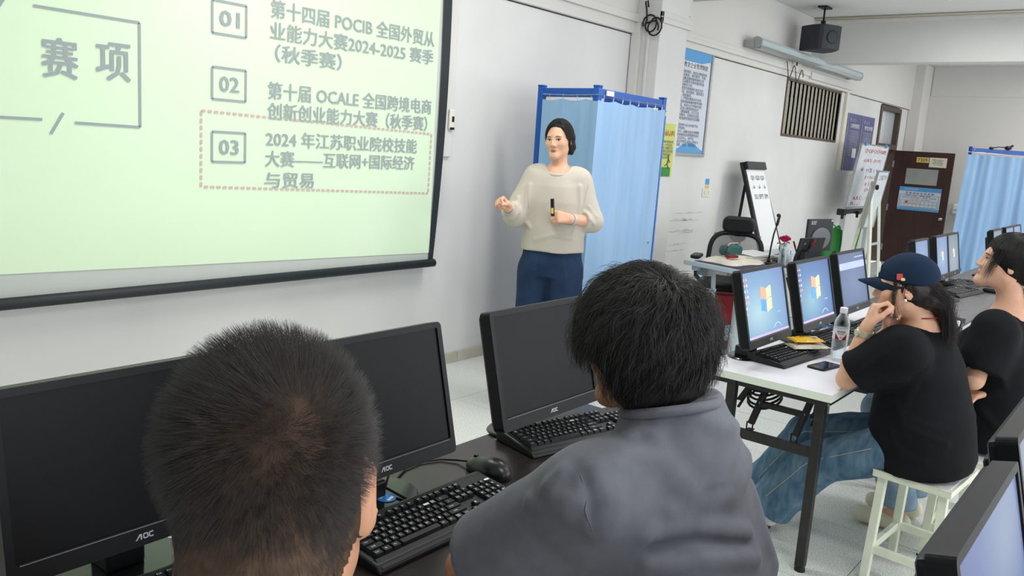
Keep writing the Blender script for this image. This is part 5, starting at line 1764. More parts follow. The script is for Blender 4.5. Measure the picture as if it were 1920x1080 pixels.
# hair under the cap gathered into a bun with a loose tail
hb = [('e', hd.w((0, -.03, .0)), (.078, .086, .07), hd.R, 0), ('e', hd.w((0, -.09, -.04)), (.06, .04, .035), hd.R, .02), ('e', hd.w((0, -.125, -.048)), (.036, .036, .034), hd.R, .015), ('c', hd.w((0, -.13, -.07)), hd.w((.0, -.155, -.17)), .028, .014, .02),
      ('-e', hd.w((0, .1, -.03)), (.09, .10, .10), hd.R, .015), ('-e', hd.w((0, .02, -.10)), (.07, .08, .07), hd.R, .01), ('-e', hd.w((-.085, -.006, -.012)), (.02, .020, .034), hd.R, .006), ('n', .0015, 110, .3, 0)]
solid('hair_volume', hb, .004, 'hair3', root)
g = np.random.default_rng(8)
N = 3000
a_ = g.uniform(-1.25, 1.25, N)
z_ = g.uniform(-.055, .03, N)
P0 = np.stack([.080 * np.sin(a_), -.03 - .088 * np.cos(a_), z_], 1)
P3 = np.stack([g.normal(0, .018, N), -.135 + g.normal(0, .012, N), -.045 + g.normal(0, .016, N)], 1)
t = np.linspace(0, 1, 8)[None, :, None]
mid = (P0 + P3) / 2 + np.stack([np.sign(P0[:, 0]) * .012, -.012 * np.ones(N), .004 * g.normal(0, 1, N)], 1)
pts = P0[:, None] * (1 - t) ** 2 + 2 * mid[:, None] * t * (1 - t) + P3[:, None] * t ** 2
P4 = np.stack([g.normal(0, .020, N), -.16 + g.normal(0, .016, N), -.165 + g.normal(0, .028, N)], 1)
mid2 = (P3 + P4) / 2 + g.normal(0, .012, (N, 3))
pt2 = P3[:, None] * (1 - t) ** 2 + 2 * mid2[:, None] * t * (1 - t) + P4[:, None] * t ** 2
loose = np.stack([np.stack([-.079 + g.normal(0, .002, 60), .035 + g.normal(0, .006, 60), .03 + 0 * g.normal(0, 1, 60)], 1), np.stack([-.084 + g.normal(0, .004, 60), .04 + g.normal(0, .008, 60), -.03 + g.normal(0, .01, 60)], 1), np.stack([-.075 + g.normal(0, .004, 60), .03 + g.normal(0, .01, 60), -.11 + g.normal(0, .02, 60)], 1)], 1)
lt = np.linspace(0, 2, 8)
loose = np.stack([loose[:, 0] + (loose[:, 1] - loose[:, 0]) * x if x <= 1 else loose[:, 1] + (loose[:, 2] - loose[:, 1]) * (x - 1) for x in lt], 1)
allp = np.concatenate([pts, pt2, loose])
strands('hair', hd.c + allp * hd.s @ hd.R.T, .0004, 'hair3', root)
MB().tube(ring(nk + (-.008, .008, .03), frame(az(89)[:, 1]), .060, .062, 24), .0022, 6, closed=True).build('red_lanyard', 'red', root, smooth=True, off=root.location)
MB().ell(H.w((-.083, .0, -.036)), (.005, .005, .006), None, 10, 6).build('ear_stud', 'paper', root, smooth=True, off=root.location)
wdir = unit(wL - eL)
fr_ = frame(np.cross(wdir, (1, 0, 0)), wdir)
wt = MB().lathe([(.0275, -.009), (.0305, -.010), (.0305, .010), (.0275, .009)], wL - wdir * .025, 26, fr_).build('wristwatch', 'strap', root, off=root.location)
MB().lathe([(.013, 0), (.0135, .006), (.011, .008)], wL - wdir * .025 + unit(np.array((-.75, .6, 0))) * .028, 20, frame(wdir, unit(np.array((-.75, .6, 0))))).build('watch_case', 'strap', wt, off=root.location)

# ------------------------------------------------------------------ second seated woman
root = thing('person', 'seated woman with black tied hair and crossed arms, chin raised, black T-shirt', 'person', (3.79, .46, 0))
hd = Head((3.771,0.514,1.197), az(107, 9, -2), .95, .041)
hp = hd.prims()
nk = np.array((3.797,0.482,1.018)) + (.0, -.005, 0)
b0 = np.array((3.80, .455, .455))
sL, sR = nk + (-.165, .02, -.075), nk + (.165, .0, -.075)
eL = np.array((3.567,0.53,0.753))
eR = np.array((3.99, .70, .70))
wL = np.array((3.84, .70, .655))
wR = np.array((3.649,0.491,0.697))
hR = hand(wR, unit(np.array((3.591,0.532,0.684)) - wR), (-.4, .35, .85), -1, [.35, .4, .5, .55], .92)
hL = hand(wL, (1, .1, .1), (0, .4, .9), 1, [.5, .5, .5, .5], .92)
body = hp + [('c', hd.w((0, -.025, -.06)), nk, .045, .05, .03), ('c', nk - (0, 0, .06), (3.80, .49, .75), .08, .11, .05), ('c', (3.80, .49, .75), (3.80, .455, .575), .11, .125, .05), ('c', sR, sL, .048, .048, .05)]
body += arm(sL, eL, wL, (.043, .036, .036, .0235)) + arm(sR, eR, wR, (.043, .036, .036, .0235)) + hR + hL
LG = []
for dx in (-.09, .09):
    h_, k_, a_ = b0 + (dx, .03, .085), b0 + (dx * 1.1, .42, .06), b0 + (dx * 1.1 - .0, .30, -.36)
    LG.append((h_, k_, a_))
    body += leg_prims(h_, k_, a_, a_ + (-.02, .13, -.06), (.07, .05, .045, .034))
solid('body', body, .0052, ['skin', 'scalp'], root, paint_head(hd, hair_zone))
hd.features(hp, root)
up = unit(nk - b0)
Rt = np.array([az(92)[:, 0], np.cross(up, az(92)[:, 0]), up]).T
ce = sL + (eL - sL) * .82
tee = [('l', b0, Rt, [(0, 0, .0, .185, .16), (.04, 0, 0, .195, .17), (.2, 0, .01, .195, .165), (.32, 0, .01, .19, .14), (.41, 0, 0, .18, .115), (.47, 0, 0, .13, .09), (.53, 0, 0, .07, .07)], 0), ('c', sL, sR, .056, .056, .05),
       ('g', [('c', sL, sL + (eL - sL) * .97, .085, .092, 0), ('+h', ce, unit(eL - sL), .006)], .05), ('c', sR, sR + (eR - sR) * .8, .085, .088, .05), ('n', .0025, 17, 2.1, 0),
       ('fold', [(3.559,0.508,0.912), (3.517,0.528,0.851), (3.534,0.539,0.783)], .006, .012, 0), ('fold', [(3.597,0.492,0.632), (3.642,0.435,0.571), (3.707,0.386,0.548)], .008, .013, 0), ('-c', nk, nk + (-.01, .0, .2), .058, .08, .006)]
solid('shirt', tee, .0065, 'blacktee', root)
jn = [('c', b0 + (-.08, 0, .10), b0 + (.08, 0, .10), .112, .112, .03), ('n', .002, 25, .5, 0)]
for h_, k_, a_ in LG:
    jn += [('c', h_, k_, .095, .08, .03), ('c', k_, a_ + (0, 0, .04), .08, .075, .02)]
jn += [('+h', (0, 0, .115), (0, 0, -1), .003)]
solid('jeans', jn, .0075, 'paledenim', root)
for h_, k_, a_ in LG:
    solid('shoe', [('c', (a_[0], a_[1] - .02, .045), (a_[0] - .02, a_[1] + .14, .04), .042, .036, .02), ('+h', (0, 0, .004), (0, 0, -1), .002)], .007, 'beige', root)
hb = [('e', hd.w((0, -.018, .030)), (.084, .102, .094), hd.R, 0), ('e', hd.w((0, -.085, -.01)), (.066, .05, .06), hd.R, .03), ('c', hd.w((0, -.12, -.03)), hd.w((.01, -.16, -.16)), .035, .022, .03),
      ('-e', hd.w((0, .115, -.04)), (.09, .088, .092), hd.R, .012), ('-e', hd.w((0, .02, -.12)), (.08, .085, .07), hd.R, .01), ('n', .0018, 90, .6, 0)]
solid('hair_volume', hb, .0042, 'hairblack', root)


def mask_tied(loc, d):
    tip, mid = loc[:, -1], loc[:, loc.shape[1] // 2]
    face = lambda p: (p[:, 1] > .04) & (p[:, 2] < .035) & (np.abs(p[:, 0]) < .066)
    ear = lambda p: (p[:, 1] > -.03) & (p[:, 2] < -.03)
    return ~(face(tip) | face(mid) | ear(tip)) & (tip[:, 2] > -.07)


strands('hair', np.concatenate([wig(hd.c + hd.R @ np.array((0, -.016, .024)), hd.R, (.086, .104, .102), (.0, .04, .99), 7000, (.02, 1.6), (.4, .9), mask_tied, 9, (.0016, 6), (.985, 1.03)),
                                hd.c + (np.stack([np.stack([-.074 + .014 * np.sin(np.linspace(0, 3, 9)) * q + x, .040 + .022 * q + .012 * np.linspace(0, 1, 9) ** 2 + y, .055 - .14 * np.linspace(0, 1, 9) * (.35 + .65 * q)], 1) for q, x, y in zip(np.random.default_rng(3).uniform(0, 1, 170), np.random.default_rng(4).normal(0, .006, 170), np.random.default_rng(5).normal(0, .011, 170))])) @ hd.R.T]), .0004, 'hair2', root)

# ------------------------------------------------------------------ boy in the grey shirt, seen from behind
root = thing('person', 'seated boy in a grey T-shirt with fluffy black hair, seen from behind', 'person', (1.2, .5, 0))
hd = Head((1.213, .679, 1.213), az(74, -6, 0), 1.0)
hp = hd.prims()
nk = np.array((1.205, .615, 1.095))
sL, sR = np.array((1.060, .645, 1.000)), np.array((1.285, .595, 1.025))
eL, eR = np.array((1.048, .885, .785)), np.array((1.40, .80, .80))
wL, wR = np.array((1.22, .86, .76)), np.array((1.42, .84, .62))
body = hp + [('c', hd.w((0, -.025, -.06)), nk, .054, .06, .03), ('c', nk - (0, 0, .09), (1.2, .55, .8), .075, .09, .05), ('c', (1.2, .55, .8), (1.2, .52, .58), .09, .10, .05), ('c', sR, sL, .055, .055, .05)]
body += arm(sL, eL, wL, (.05, .044, .042, .028)) + arm(sR, eR, wR, (.05, .044, .042, .028))
body += hand(wL, (.97, .1, .05), (0, .2, 1), 1, [.3, .35, .4, .45], 1.05) + hand(wR, (-.5, .85, .05), (0, .2, 1), -1, [.3, .35, .4, .45], 1.05)
LG = []
for q in (-1, 1):
    dx = np.array((.97, -.26, 0)) * .1 * q
    h_, k_, a_ = np.array((1.2, .52, .545)) + dx, np.array((1.28, .92, .50)) + dx, np.array((1.28, .86, .10)) + dx
    LG.append((h_, k_, a_))
    body += leg_prims(h_, k_, a_, a_ + (.03, .14, -.05), (.08, .058, .054, .04))
solid('body', body, .0058, ['skin2', 'scalp'], root, paint_head(hd, hair_zone))
hd.features(hp, root)
up = unit(nk - np.array((1.2, .485, .50)))
xr = unit(np.array((.965, -.26, 0)))
Rt = np.array([xr, np.cross(up, xr), up]).T
cL, cRr = sL + (eL - sL) * .80, sR + (eR - sR) * .8
tee = [('l', (1.2, .485, .47), Rt, [(0, 0, .0, .195, .14), (.1, 0, .0, .198, .145), (.28, 0, .0, .188, .14), (.40, 0, .0, .172, .128), (.48, -.005, .0, .150, .114), (.55, 0, -.005, .118, .098), (.60, 0, -.008, .098, .096), (.64, 0, -.008, .084, .092), (.685, 0, -.002, .074, .082)], 0),
       ('c', sL, sR, .056, .056, .06), ('l', nk - Rt[:, 2] * .08, Rt, [(0, 0, -.006, .088, .098), (.106, 0, -.006, .077, .083)], .02), ('g', [('c', sL, sL + (eL - sL) * 1.0, .080, .092, 0), ('+h', sL + (eL - sL) * .84, unit(eL - sL), .006)], .085), ('c', sR, cRr, .062, .072, .05), ('n', .0020, 15, .4, 0), ('n', .0010, 42, 2.2, 0),
       ('fold', [(0.931,0.633,1.109), (0.901,0.595,1.074), (0.885,0.57,1.026), (0.865,0.547,0.973)], 0.0075, .009, 0), ('fold', [(0.938,0.624,1.11), (0.908,0.587,1.075), (0.891,0.563,1.027), (0.87,0.54,0.973)], -0.0075, .006, 0),
       ('fold', [(0.944,0.675,1.084), (0.926,0.689,1.057), (0.904,0.68,1.041)], 0.0210, .013, 0), ('fold', [(0.941,0.699,1.041), (0.915,0.664,1.035), (0.906,0.629,1.045)], 0.0180, .014, 0), ('fold', [(0.931,0.735,1.01), (0.904,0.702,1.001), (0.889,0.642,1.014)], 0.0135, .014, 0),
       ('fold', [(1.051,0.541,0.971), (1.128,0.511,0.977), (1.229,0.472,0.943)], 0.0195, .014, 0), ('fold', [(1.051,0.526,0.92), (1.129,0.496,0.929), (1.231,0.46,0.905)], 0.0210, .016, 0), ('fold', [(1.059,0.525,0.948), (1.131,0.5,0.953), (1.23,0.466,0.922)], -0.0135, .012, 0),
       ('fold', [(1.097,0.621,1.114), (1.173,0.584,1.086), (1.248,0.554,1.086)], 0.0150, .013, 0), ('fold', [(0.976,0.611,1.116), (1.082,0.598,1.08), (1.156,0.56,1.045)], 0.0120, .018, 0), ('fold', [(1.297,0.542,1.031), (1.215,0.537,0.99), (1.104,0.546,0.994)], 0.0150, .018, 0), ('fold', [(0.983,0.593,1.083), (0.987,0.573,1.031), (0.961,0.559,0.979)], 0.0105, .02, 0), ('fold', [(1.301,0.523,0.978), (1.286,0.496,0.934), (1.29,0.471,0.864)], 0.0135, .014, 0)]
solid('shirt', tee, .0060, 'tee', root)
q = onsurf(fix_folds(tee), densify([(0.935,0.628,1.108), (0.905,0.591,1.075), (0.888,0.566,1.026), (0.868,0.544,0.973)], 8), -.0002, True)
MB().tube(q, .0011, 6).build('shoulder_seam', 'tee', root, smooth=True, off=root.location)
MB().tube(ring(nk + (-.003, -.006, .030), Rt, .074, .080, 40), .0085, 10, closed=True).build('collar_rib', 'tee', root, smooth=True, off=root.location)
tr = [('c', (1.12, .51, .57), (1.28, .49, .57), .12, .12, .03)]
for h_, k_, a_ in LG:
    tr += [('c', h_, k_, .1, .082, .03), ('c', k_, a_, .08, .065, .02)]
solid('trousers', tr + [('n', .002, 20, 1, 0)], .009, 'navy', root)
for h_, k_, a_ in LG:
    solid('shoe', [('c', (a_[0], a_[1] - .02, .05), (a_[0] + .03, a_[1] + .15, .045), .048, .04, .02), ('+h', (0, 0, .004), (0, 0, -1), .002)], .008, 'paper', root)
hcen = hd.c + hd.R @ np.array((0, -.012, .022))
hb = [('e', hcen, (.099, .111, .105), hd.R, 0), ('e', hcen + hd.R @ np.array((0, -.035, -.075)), (.085, .07, .055), hd.R, .03), ('-e', hd.w((0, .12, -.05)), (.075, .09, .10), hd.R, .012), ('-e', hd.w((0, .03, -.13)), (.075, .07, .075), hd.R, .01), ('n', .004, 48, .7, 0)]
solid('hair_volume', hb, .005, 'hairblack', root)


def mask_fluffy(loc, d):
    tip, mid = loc[:, -1], loc[:, loc.shape[1] // 2]
    face = lambda p: (p[:, 1] > .055) & (p[:, 2] < .0) & (np.abs(p[:, 0]) < .075)
    return ~(face(tip) | face(mid)) & (tip[:, 2] > -.128) & ~((tip[:, 1] > .01) & (tip[:, 2] < -.062))


strands('hair', np.concatenate([
    wig(hcen, hd.R, (.116, .126, .124), (.02, -.55, .83), 15000, (.0, 2.2), (.6, 1.1), mask_fluffy, 21, (.006, 7), (.86, 1.02), 12, .25, .04, -.006),
    wig(hcen, hd.R, (.118, .128, .126), (.02, -.2, .97), 5000, (.2, 2.1), (.35, .8), mask_fluffy, 22, (.011, 9), (.92, 1.04), 12, -.2, .09, -.006)]), .00042, 'hair2', root)

# ------------------------------------------------------------------ boy with cropped hair, nearest
root = thing('person', 'boy with cropped dark hair seen close from behind, in a black top', 'person', (.35, .48, 0))
hd = Head((.388, .549, 1.248), az(45, -8, 0), 1.03)
hp = hd.prims((.067, .078))
nk = np.array((.345, .50, 1.105))
sL, sR = np.array((.20, .62, 1.05)), np.array((.47, .385, 1.05))
eL, eR = np.array((.26, .86, .80)), np.array((.66, .60, .80))
wL, wR = np.array((.42, 1.0, .76)), np.array((.62, .95, .76))
body = hp + [('c', hd.w((0, -.02, -.05)), nk, .060, .066, .03), ('e', hd.w((0, -.075, -.055)), (.055, .035, .05), hd.R, .03), ('c', nk - (0, 0, .08), (.34, .47, .8), .09, .12, .05), ('c', (.34, .47, .8), (.35, .46, .56), .12, .13, .05), ('c', sR, sL, .055, .055, .05)]
body += arm(sL, eL, wL, (.05, .044, .042, .028)) + arm(sR, eR, wR, (.05, .044, .042, .028)) + hand(wL, (.3, .95, 0), (0, 0, 1), 1, [.3, .35, .4, .45], 1.05) + hand(wR, (0, 1, 0), (0, 0, 1), -1, [.3, .35, .4, .45], 1.05)
LG = []
for q in (-1, 1):
    dx = np.array((.85, -.5, 0)) * .1 * q
    h_, k_, a_ = np.array((.36, .48, .545)) + dx, np.array((.50, .86, .50)) + dx, np.array((.50, .80, .10)) + dx
    LG.append((h_, k_, a_))
    body += leg_prims(h_, k_, a_, a_ + (.05, .13, -.05), (.08, .058, .054, .04))


def crop_zone(q):
    return (q[:, 2] > np.interp(q[:, 1], [-.12, -.07, -.03, 0, .03, .06, .1], [-.115, -.11, -.05, .0, .01, .05, .07])) & ((np.abs(q[:, 0]) < .0735) | (q[:, 1] < -.03)) & (q[:, 2] > -.14)


MT['scalp1'] = M('short_hair_scalp', (74, 58, 48), .75, spec=.15, noise=(60, (54, 44, 38)))
MT['scalp2'] = M('faded_nape', (90, 71, 58), .75, spec=.15, noise=(90, (68, 54, 45)))
zone = paint_head(hd, crop_zone)
solid('body', body, .0045, ['skin2', 'scalp1', 'scalp2'], root, lambda P: zone(P) * (1 + (((P - hd.c) @ hd.R)[:, 2] / hd.s < .0 + .012 * np.sin(P[:, 0] * 300))))
hd.features(hp, root)
up = unit(nk - np.array((.35, .455, .50)))
xr = unit(np.array((.76, -.65, 0)))
Rt = np.array([xr, np.cross(up, xr), up]).T
solid('shirt', [('l', (.35, .455, .47), Rt, [(0, 0, .0, .20, .14), (.28, 0, .0, .205, .14), (.46, 0, .0, .20, .125), (.55, 0, .0, .17, .1), (.62, 0, .0, .1, .085), (.675, 0, .0, .068, .072)], 0), ('c', sL, sR, .066, .066, .07), ('c', sL, sL + (eL - sL) * .8, .085, .088, .05), ('c', sR, sR + (eR - sR) * .8, .085, .088, .05), ('n', .0025, 15, .4, 0),
                ('-c', nk + (0, 0, .0), nk + (.03, .03, .2), .064, .085, .006)], .008, 'blacktee', root)
tr = [('c', (.28, .52, .57), (.42, .43, .57), .12, .12, .03)]
for h_, k_, a_ in LG:
    tr += [('c', h_, k_, .1, .082, .03), ('c', k_, a_, .08, .065, .02)]
solid('trousers', tr, .010, 'navy', root)
for h_, k_, a_ in LG:
    solid('shoe', [('c', (a_[0], a_[1] - .02, .05), (a_[0] + .05, a_[1] + .14, .045), .048, .04, .02), ('+h', (0, 0, .004), (0, 0, -1), .002)], .008, 'paper', root)
g = np.random.default_rng(31)
N = 62000
d = g.normal(0, 1, (N, 3))
d /= np.linalg.norm(d, axis=1)[:, None]
cc = np.array((0, -.01, -.005))
rad = np.full(N, .17)
for _ in range(14):
    P = hd.c + ((cc + d * rad[:, None]) * hd.s) @ hd.R.T
    rad -= np.clip(sdf(hp[:4] + [('c', hd.w((0, -.02, -.05)), nk, .060, .066, .03), ('e', hd.w((0, -.075, -.055)), (.055, .035, .05), hd.R, .03)], P.astype(F32)), -.05, .08) * .9
q = cc + d * rad[:, None]
ok = crop_zone(q)
q, d = q[ok], d[ok]
wh = np.array((.030, -.078, .078))
dist = np.linalg.norm(q - wh, axis=1)
keep = g.uniform(0, 1, len(q)) < np.clip(.45 + dist / .06, 0, 1) * np.clip(.16 + (q[:, 2] + .11) / .26, .14, 1)
q, d, dist = q[keep], d[keep], dist[keep]
n_ = unit((1, 1, 1)) * 0 + d * np.array((1.3, .8, .9))
n_ /= np.linalg.norm(n_, axis=1)[:, None]
tg = q - wh
tg = tg - n_ * (tg * n_).sum(1)[:, None]
tg /= np.linalg.norm(tg, axis=1)[:, None] + 1e-9
sw_ = np.cross(n_, tg)
L = np.interp(q[:, 2], [-.11, -.06, -.01, .04, .09, .13], [.002, .005, .011, .019, .022, .020]) * g.uniform(.75, 1.2, len(q))
flow = unit((0, 0, 1)) * np.clip((q[:, 2] - .03) / .06, 0, 1)[:, None] * .9
cl = np.sin(q[:, 0] * 260 + 3 * np.sin(q[:, 2] * 190))[:, None] * .22 * sw_
lift = np.interp(q[:, 2], [-.05, .04, .12], [.6, .95, 1.0])[:, None]
dirs = n_ * lift + tg * .75 + sw_ * .35 + flow + cl + g.normal(0, .16, q.shape)
dirs /= np.linalg.norm(dirs, axis=1)[:, None]
t = np.linspace(0, 1, 4)[None, :, None]
pts = q[:, None] - n_[:, None] * .001 + dirs[:, None] * t * L[:, None, None] + (tg * .25 - n_ * .1)[:, None] * (t ** 2) * L[:, None, None]
strands('hair', hd.c + (pts * hd.s) @ hd.R.T, .00013, 'hair1', root)

# ------------------------------------------------------------------ folding curtain screens
def curtain_panel(parent, a, b, zt, zb, waves, amp, mat='curtain', n=60, seed=0, flare=0.0):
    a, b = np.array(a, float), np.array(b, float)
    d = (b - a) / np.linalg.norm(b - a)
    nrm = np.array((-d[1], d[0]))
    L = np.linalg.norm(b - a)
    q = np.random.default_rng(seed)
    ph, ph2 = q.uniform(0, 6), q.uniform(0, 6)

    def f(u, v, off=0.0):
        s = u + .02 * math.sin(6.3 * u * waves * .5 + ph)
        w_ = amp * (.35 + .65 * v) * (math.sin(2 * math.pi * waves * s + ph) + .45 * math.sin(2 * math.pi * waves * 2.3 * s + ph2 + v))
        droop = .012 * abs(math.sin(math.pi * waves * 2 * u + .4)) * (1 - v) ** 6
        p = a + d * (L * (u + flare * v * (u - .5))) + nrm * (w_ + off)
        return (p[0], p[1], zt - droop - (zt - zb) * v)
    m = MB().grid(lambda u, v: f(u, v), n, 24)
    m.build('curtain', mat, parent, smooth=True, off=parent.location)
    rg = MB()
    for k in range(max(3, int(L / .11))):
        u = (k + .5) / max(3, int(L / .11))
        p = f(u, 0)
        rg.tube([(p[0], p[1], zt - .008), (p[0] + .004, p[1], zt + .014), (p[0], p[1], zt + .03)], .0028, 5)
    rg.build('hook', 'chrome', parent, off=parent.location, kind='stuff')
    MB().tube([(a[0], a[1], zt + .028), (*((a + b) / 2), zt + .022), (b[0], b[1], zt + .028)], .0022, 6).build('wire', 'chrome', parent, off=parent.location)


def post(parent, x, y, h, s=.042):
    MB().ext((x - s / 2, y - s / 2, .05), (x + s / 2, y + s / 2, h)).build('post', 'blue', parent, bevel=.004, off=parent.location)
    MB().ext((x - s * .54, y - s * .54, h), (x + s * .54, y + s * .54, h + .012)).build('post_cap', 'blue', parent, bevel=.003, off=parent.location)
    MB().ext((x - .02, y - .17, .03), (x + .02, y + .17, .06)).build('foot', 'blue', parent, bevel=.004, off=parent.location)
    for s_ in (-1, 1):
        MB().lathe([(.022, -.012), (.027, -.008), (.027, .008), (.022, .012)], (x, y + s_ * .15, .027), 14, np.array(((0, 0, 1), (0, 1, 0), (-1, 0, 0)), float)).build('caster', 'black', parent, off=parent.location)


r = thing('curtain_screen', 'folding screen of blue curtain on a blue frame behind the standing woman', 'screen', (4.8, 3.1, 0))
A_, B_, C_, D_ = (4.43, 3.385), (4.393, 2.926), (5.32, 2.988), (5.27, 3.42)
for p in (A_, B_, C_, D_):
    post(r, *p, 1.91)
for p, q in ((A_, B_), (B_, C_), (C_, D_)):
    MB().bar((*p, 1.875), (*q, 1.875), .028, .055).build('top_rail', 'blue', r, bevel=.003, off=r.location)
    MB().bar((*p, .16), (*q, .16), .028, .04).build('bottom_rail', 'blue', r, bevel=.003, off=r.location)
MB().bar((4.44, 3.36, 1.72), (4.46, 3.2, 1.60), .02, .02).build('corner_brace', 'blue', r, off=r.location)
curtain_panel(r, (4.395, 3.35), (4.352, 2.89), 1.835, .12, 1.2, .008, seed=1)
curtain_panel(r, (4.352, 2.886), (5.29, 2.940), 1.835, .12, 2.0, .012, seed=2)
curtain_panel(r, (5.345, 2.96), (5.30, 3.40), 1.80, .12, 1.5, .012, seed=3)
MB().ext((4.47, 2.905, 1.865), (4.55, 2.913, 1.895)).build('maker_plate', 'paper', r, off=r.location)
lf = MB()
for x, y, z, s_ in ((5.13, 2.93, .72, .05), (4.93, 2.925, .72, .02), (5.2, 2.93, .9, .018)):
    lf.ell((x, y, z), (s_ * .25, .003, s_ * .5), rotm('Y', .5), 10, 6)
lf.build('curtain_stain', 'frame', r, off=r.location, kind='stuff')

r = thing('curtain_screen', 'far blue curtain screen on a blue frame beside the open door', 'screen', (13.5, 2.0, 0))
A_, B_ = np.array((13.2, 2.47)), np.array((14.0, 1.60))
for p in (A_, B_):
    post(r, *p, 1.89)
MB().bar((*A_, 1.855), (*B_, 1.855), .03, .06).build('top_rail', 'blue', r, bevel=.003, off=r.location)
MB().bar((*A_, .16), (*B_, .16), .03, .04).build('bottom_rail', 'blue', r, bevel=.003, off=r.location)
curtain_panel(r, A_ + (-.05, .02), B_ + (-.03, -.02), 1.80, .12, 4.2, .035, seed=7, n=90, flare=.12)
MB().ext((13.22, 2.42, 1.85), (13.30, 2.43, 1.875)).build('maker_plate', 'paper', r, off=r.location)
r = thing('webcam', 'small dark camera with its plug lying on the far blue frame', 'camera', (13.50, 2.13, 1.886))
MB().ell((0.06, -.06, .03), (.06, .045, .032)).build('camera_body', 'black', r, smooth=True)
MB().ell((-.1, .12, .012), (.045, .03, .022)).build('plug', 'black', r, smooth=True)
MB().tube([(-.08, .1, .02), (-.02, .04, .035), (.03, -.03, .035)], .008, 6).build('lead', 'black', r, smooth=True)
MB().tube([(.09, -.08, .04), (.13, -.10, .065)], .018, 10).build('lens', 'black', r, smooth=True)

# ------------------------------------------------------------------ boards
r = thing('flip_chart', 'black flip chart easel with a written pad leaning towards the wall', 'easel', (8.5, 3.45, 0))
R_ = lambda v, u: (8.28 + .48 * u, 3.64 - .30 * v, 1.475 - .86 * v)


def fc(u0, u1, v0, v1, off, th, mat, name, **kw):
    n_ = unit((0, -.944, .329))
    p = [np.array(R_(v, u)) + n_ * off for u, v in ((u0, v0), (u1, v0), (u1, v1), (u0, v1))]
    return MB().add([*p, *[x - n_ * th for x in p]], [(3, 2, 1, 0), (4, 5, 6, 7), (0, 1, 5, 4), (1, 2, 6, 5), (2, 3, 7, 6), (3, 0, 4, 7)]).build(name, mat, r, off=r.location, **kw)


fc(0, 1, 0, 1.08, 0, .02, 'steelblue', 'backboard')
fc(-.04, 0, -.02, 1.1, .01, .035, 'black', 'side_rail')
fc(1.0, 1.03, -.02, 1.1, .01, .035, 'black', 'side_rail')
fc(0, 1, 1.08, 1.11, .03, .05, 'black', 'pen_tray')
fc(0, 1.02, -.02, .07, .05, .06, 'black', 'clamp', bevel=.006)
for k in range(4):
    fc(.02 + .012 * k, .98, .07, .98 + .012 * k, .004 + .005 * (3 - k), .0015, 'paper', 'pad_sheet')
for s_, z in (('Q1 Q2 Q3', 1.33), ('↓  ↓  ↓', 1.24), ('SU SPT SM', 1.14)):
    v_ = (1.475 - z) / .86
    n_ = unit((0, -.944, .329))
    Rt_ = np.stack([(1, 0, 0), unit((0, .329, .944)), n_], 1)
    place_text(s_, 'ink', r, np.array(R_(v_, .52)) + n_ * .026 - np.array(r.location), Rt_, w=.34, h=.05 if '↓' not in s_ else .04)
for a, b in (((8.28, 3.62, 1.40), (8.22, 3.12, .01)), ((8.76, 3.62, 1.40), (8.82, 3.12, .01)), ((8.52, 3.68, 1.42), (8.52, 3.79, .01))):
    MB().tube([a, b], .016, 10).build('leg', 'black', r, smooth=True, off=r.location)
MB().lathe([(.016, 0), (.02, .01), (.02, .03), (.01, .036)], (8.79, 3.4, .95), 12, np.array(((0, 0, 1), (0, 1, 0), (-1, 0, 0)), float)).build('knob', 'black', r, off=r.location)

r = thing('whiteboard', 'large mobile whiteboard covered in red writing beside the door', 'whiteboard', (11.9, 3.4, 0))
wb = lambda u, v: np.array((11.25 + 1.22 * u, 3.36 + .10 * v, 1.81 - .82 * v))
n_ = unit(np.cross((1, 0, 0), (0, .10, -.82)) * -1)
n_ = n_ if n_[1] < 0 else -n_


def wbp(u0, u1, v0, v1, off, th, mat, name, **kw):
    p = [wb(u, v) + n_ * off for u, v in ((u0, v0), (u1, v0), (u1, v1), (u0, v1))]
    return MB().add([*p, *[x - n_ * th for x in p]], [(3, 2, 1, 0), (4, 5, 6, 7), (0, 1, 5, 4), (1, 2, 6, 5), (2, 3, 7, 6), (3, 0, 4, 7)]).build(name, mat, r, off=r.location, **kw)


wbp(0, 1, 0, 1, 0, .02, 'board', 'board')
for a in ((0, 1, -.02, 0), (0, 1, 1, 1.02), (-.015, 0, -.02, 1.02), (1, 1.015, -.02, 1.02)):
    wbp(*a, .006, .03, 'alu', 'edge_trim')
q = np.random.default_rng(12)
Rw = np.stack([(1, 0, 0), unit(np.cross(n_, (1, 0, 0))), n_], 1)
for u, v, s_, mt, w_ in ((.56, .09, 'CF+CAF+C+CF+NAME', 'inkred', .95), (.5, .25, '-(GAT)  (X+Y)', 'inkred', .8), (.58, .40, '= 12%  ≥  ×', 'ink', .5), (.3, .38, 'ab   ~', 'ink', .3), (.6, .52, 'β = 0.6 (t)', 'inkred', .5), (.62, .62, 'x 1.05', 'inkred', .4), (.62, .73, '(2+8)', 'inkred', .3), (.4, .86, 'A,B,C:·,·;·', 'inkred', .6), (.3, .95, 'n . , :', 'ink', .4)):
    place_text(s_, mt, r, wb(u, v) + n_ * .002 - np.array(r.location), Rw, w=w_, h=.055)
for u in (.1, .85):
    MB().box(wb(u, -.015) + n_ * .01, (.03, .03, .05)).build('magnet', 'skyprint', r, off=r.location, bevel=.004)
MB().ext((11.33, 3.46, .95), (11.43, 3.50, 1.42)).build('side_post', 'canvasw', r, off=r.location, bevel=.004)
MB().ext((11.2, 3.44, .90), (12.5, 3.50, .96)).build('tray_bar', 'black', r, off=r.location, bevel=.004)
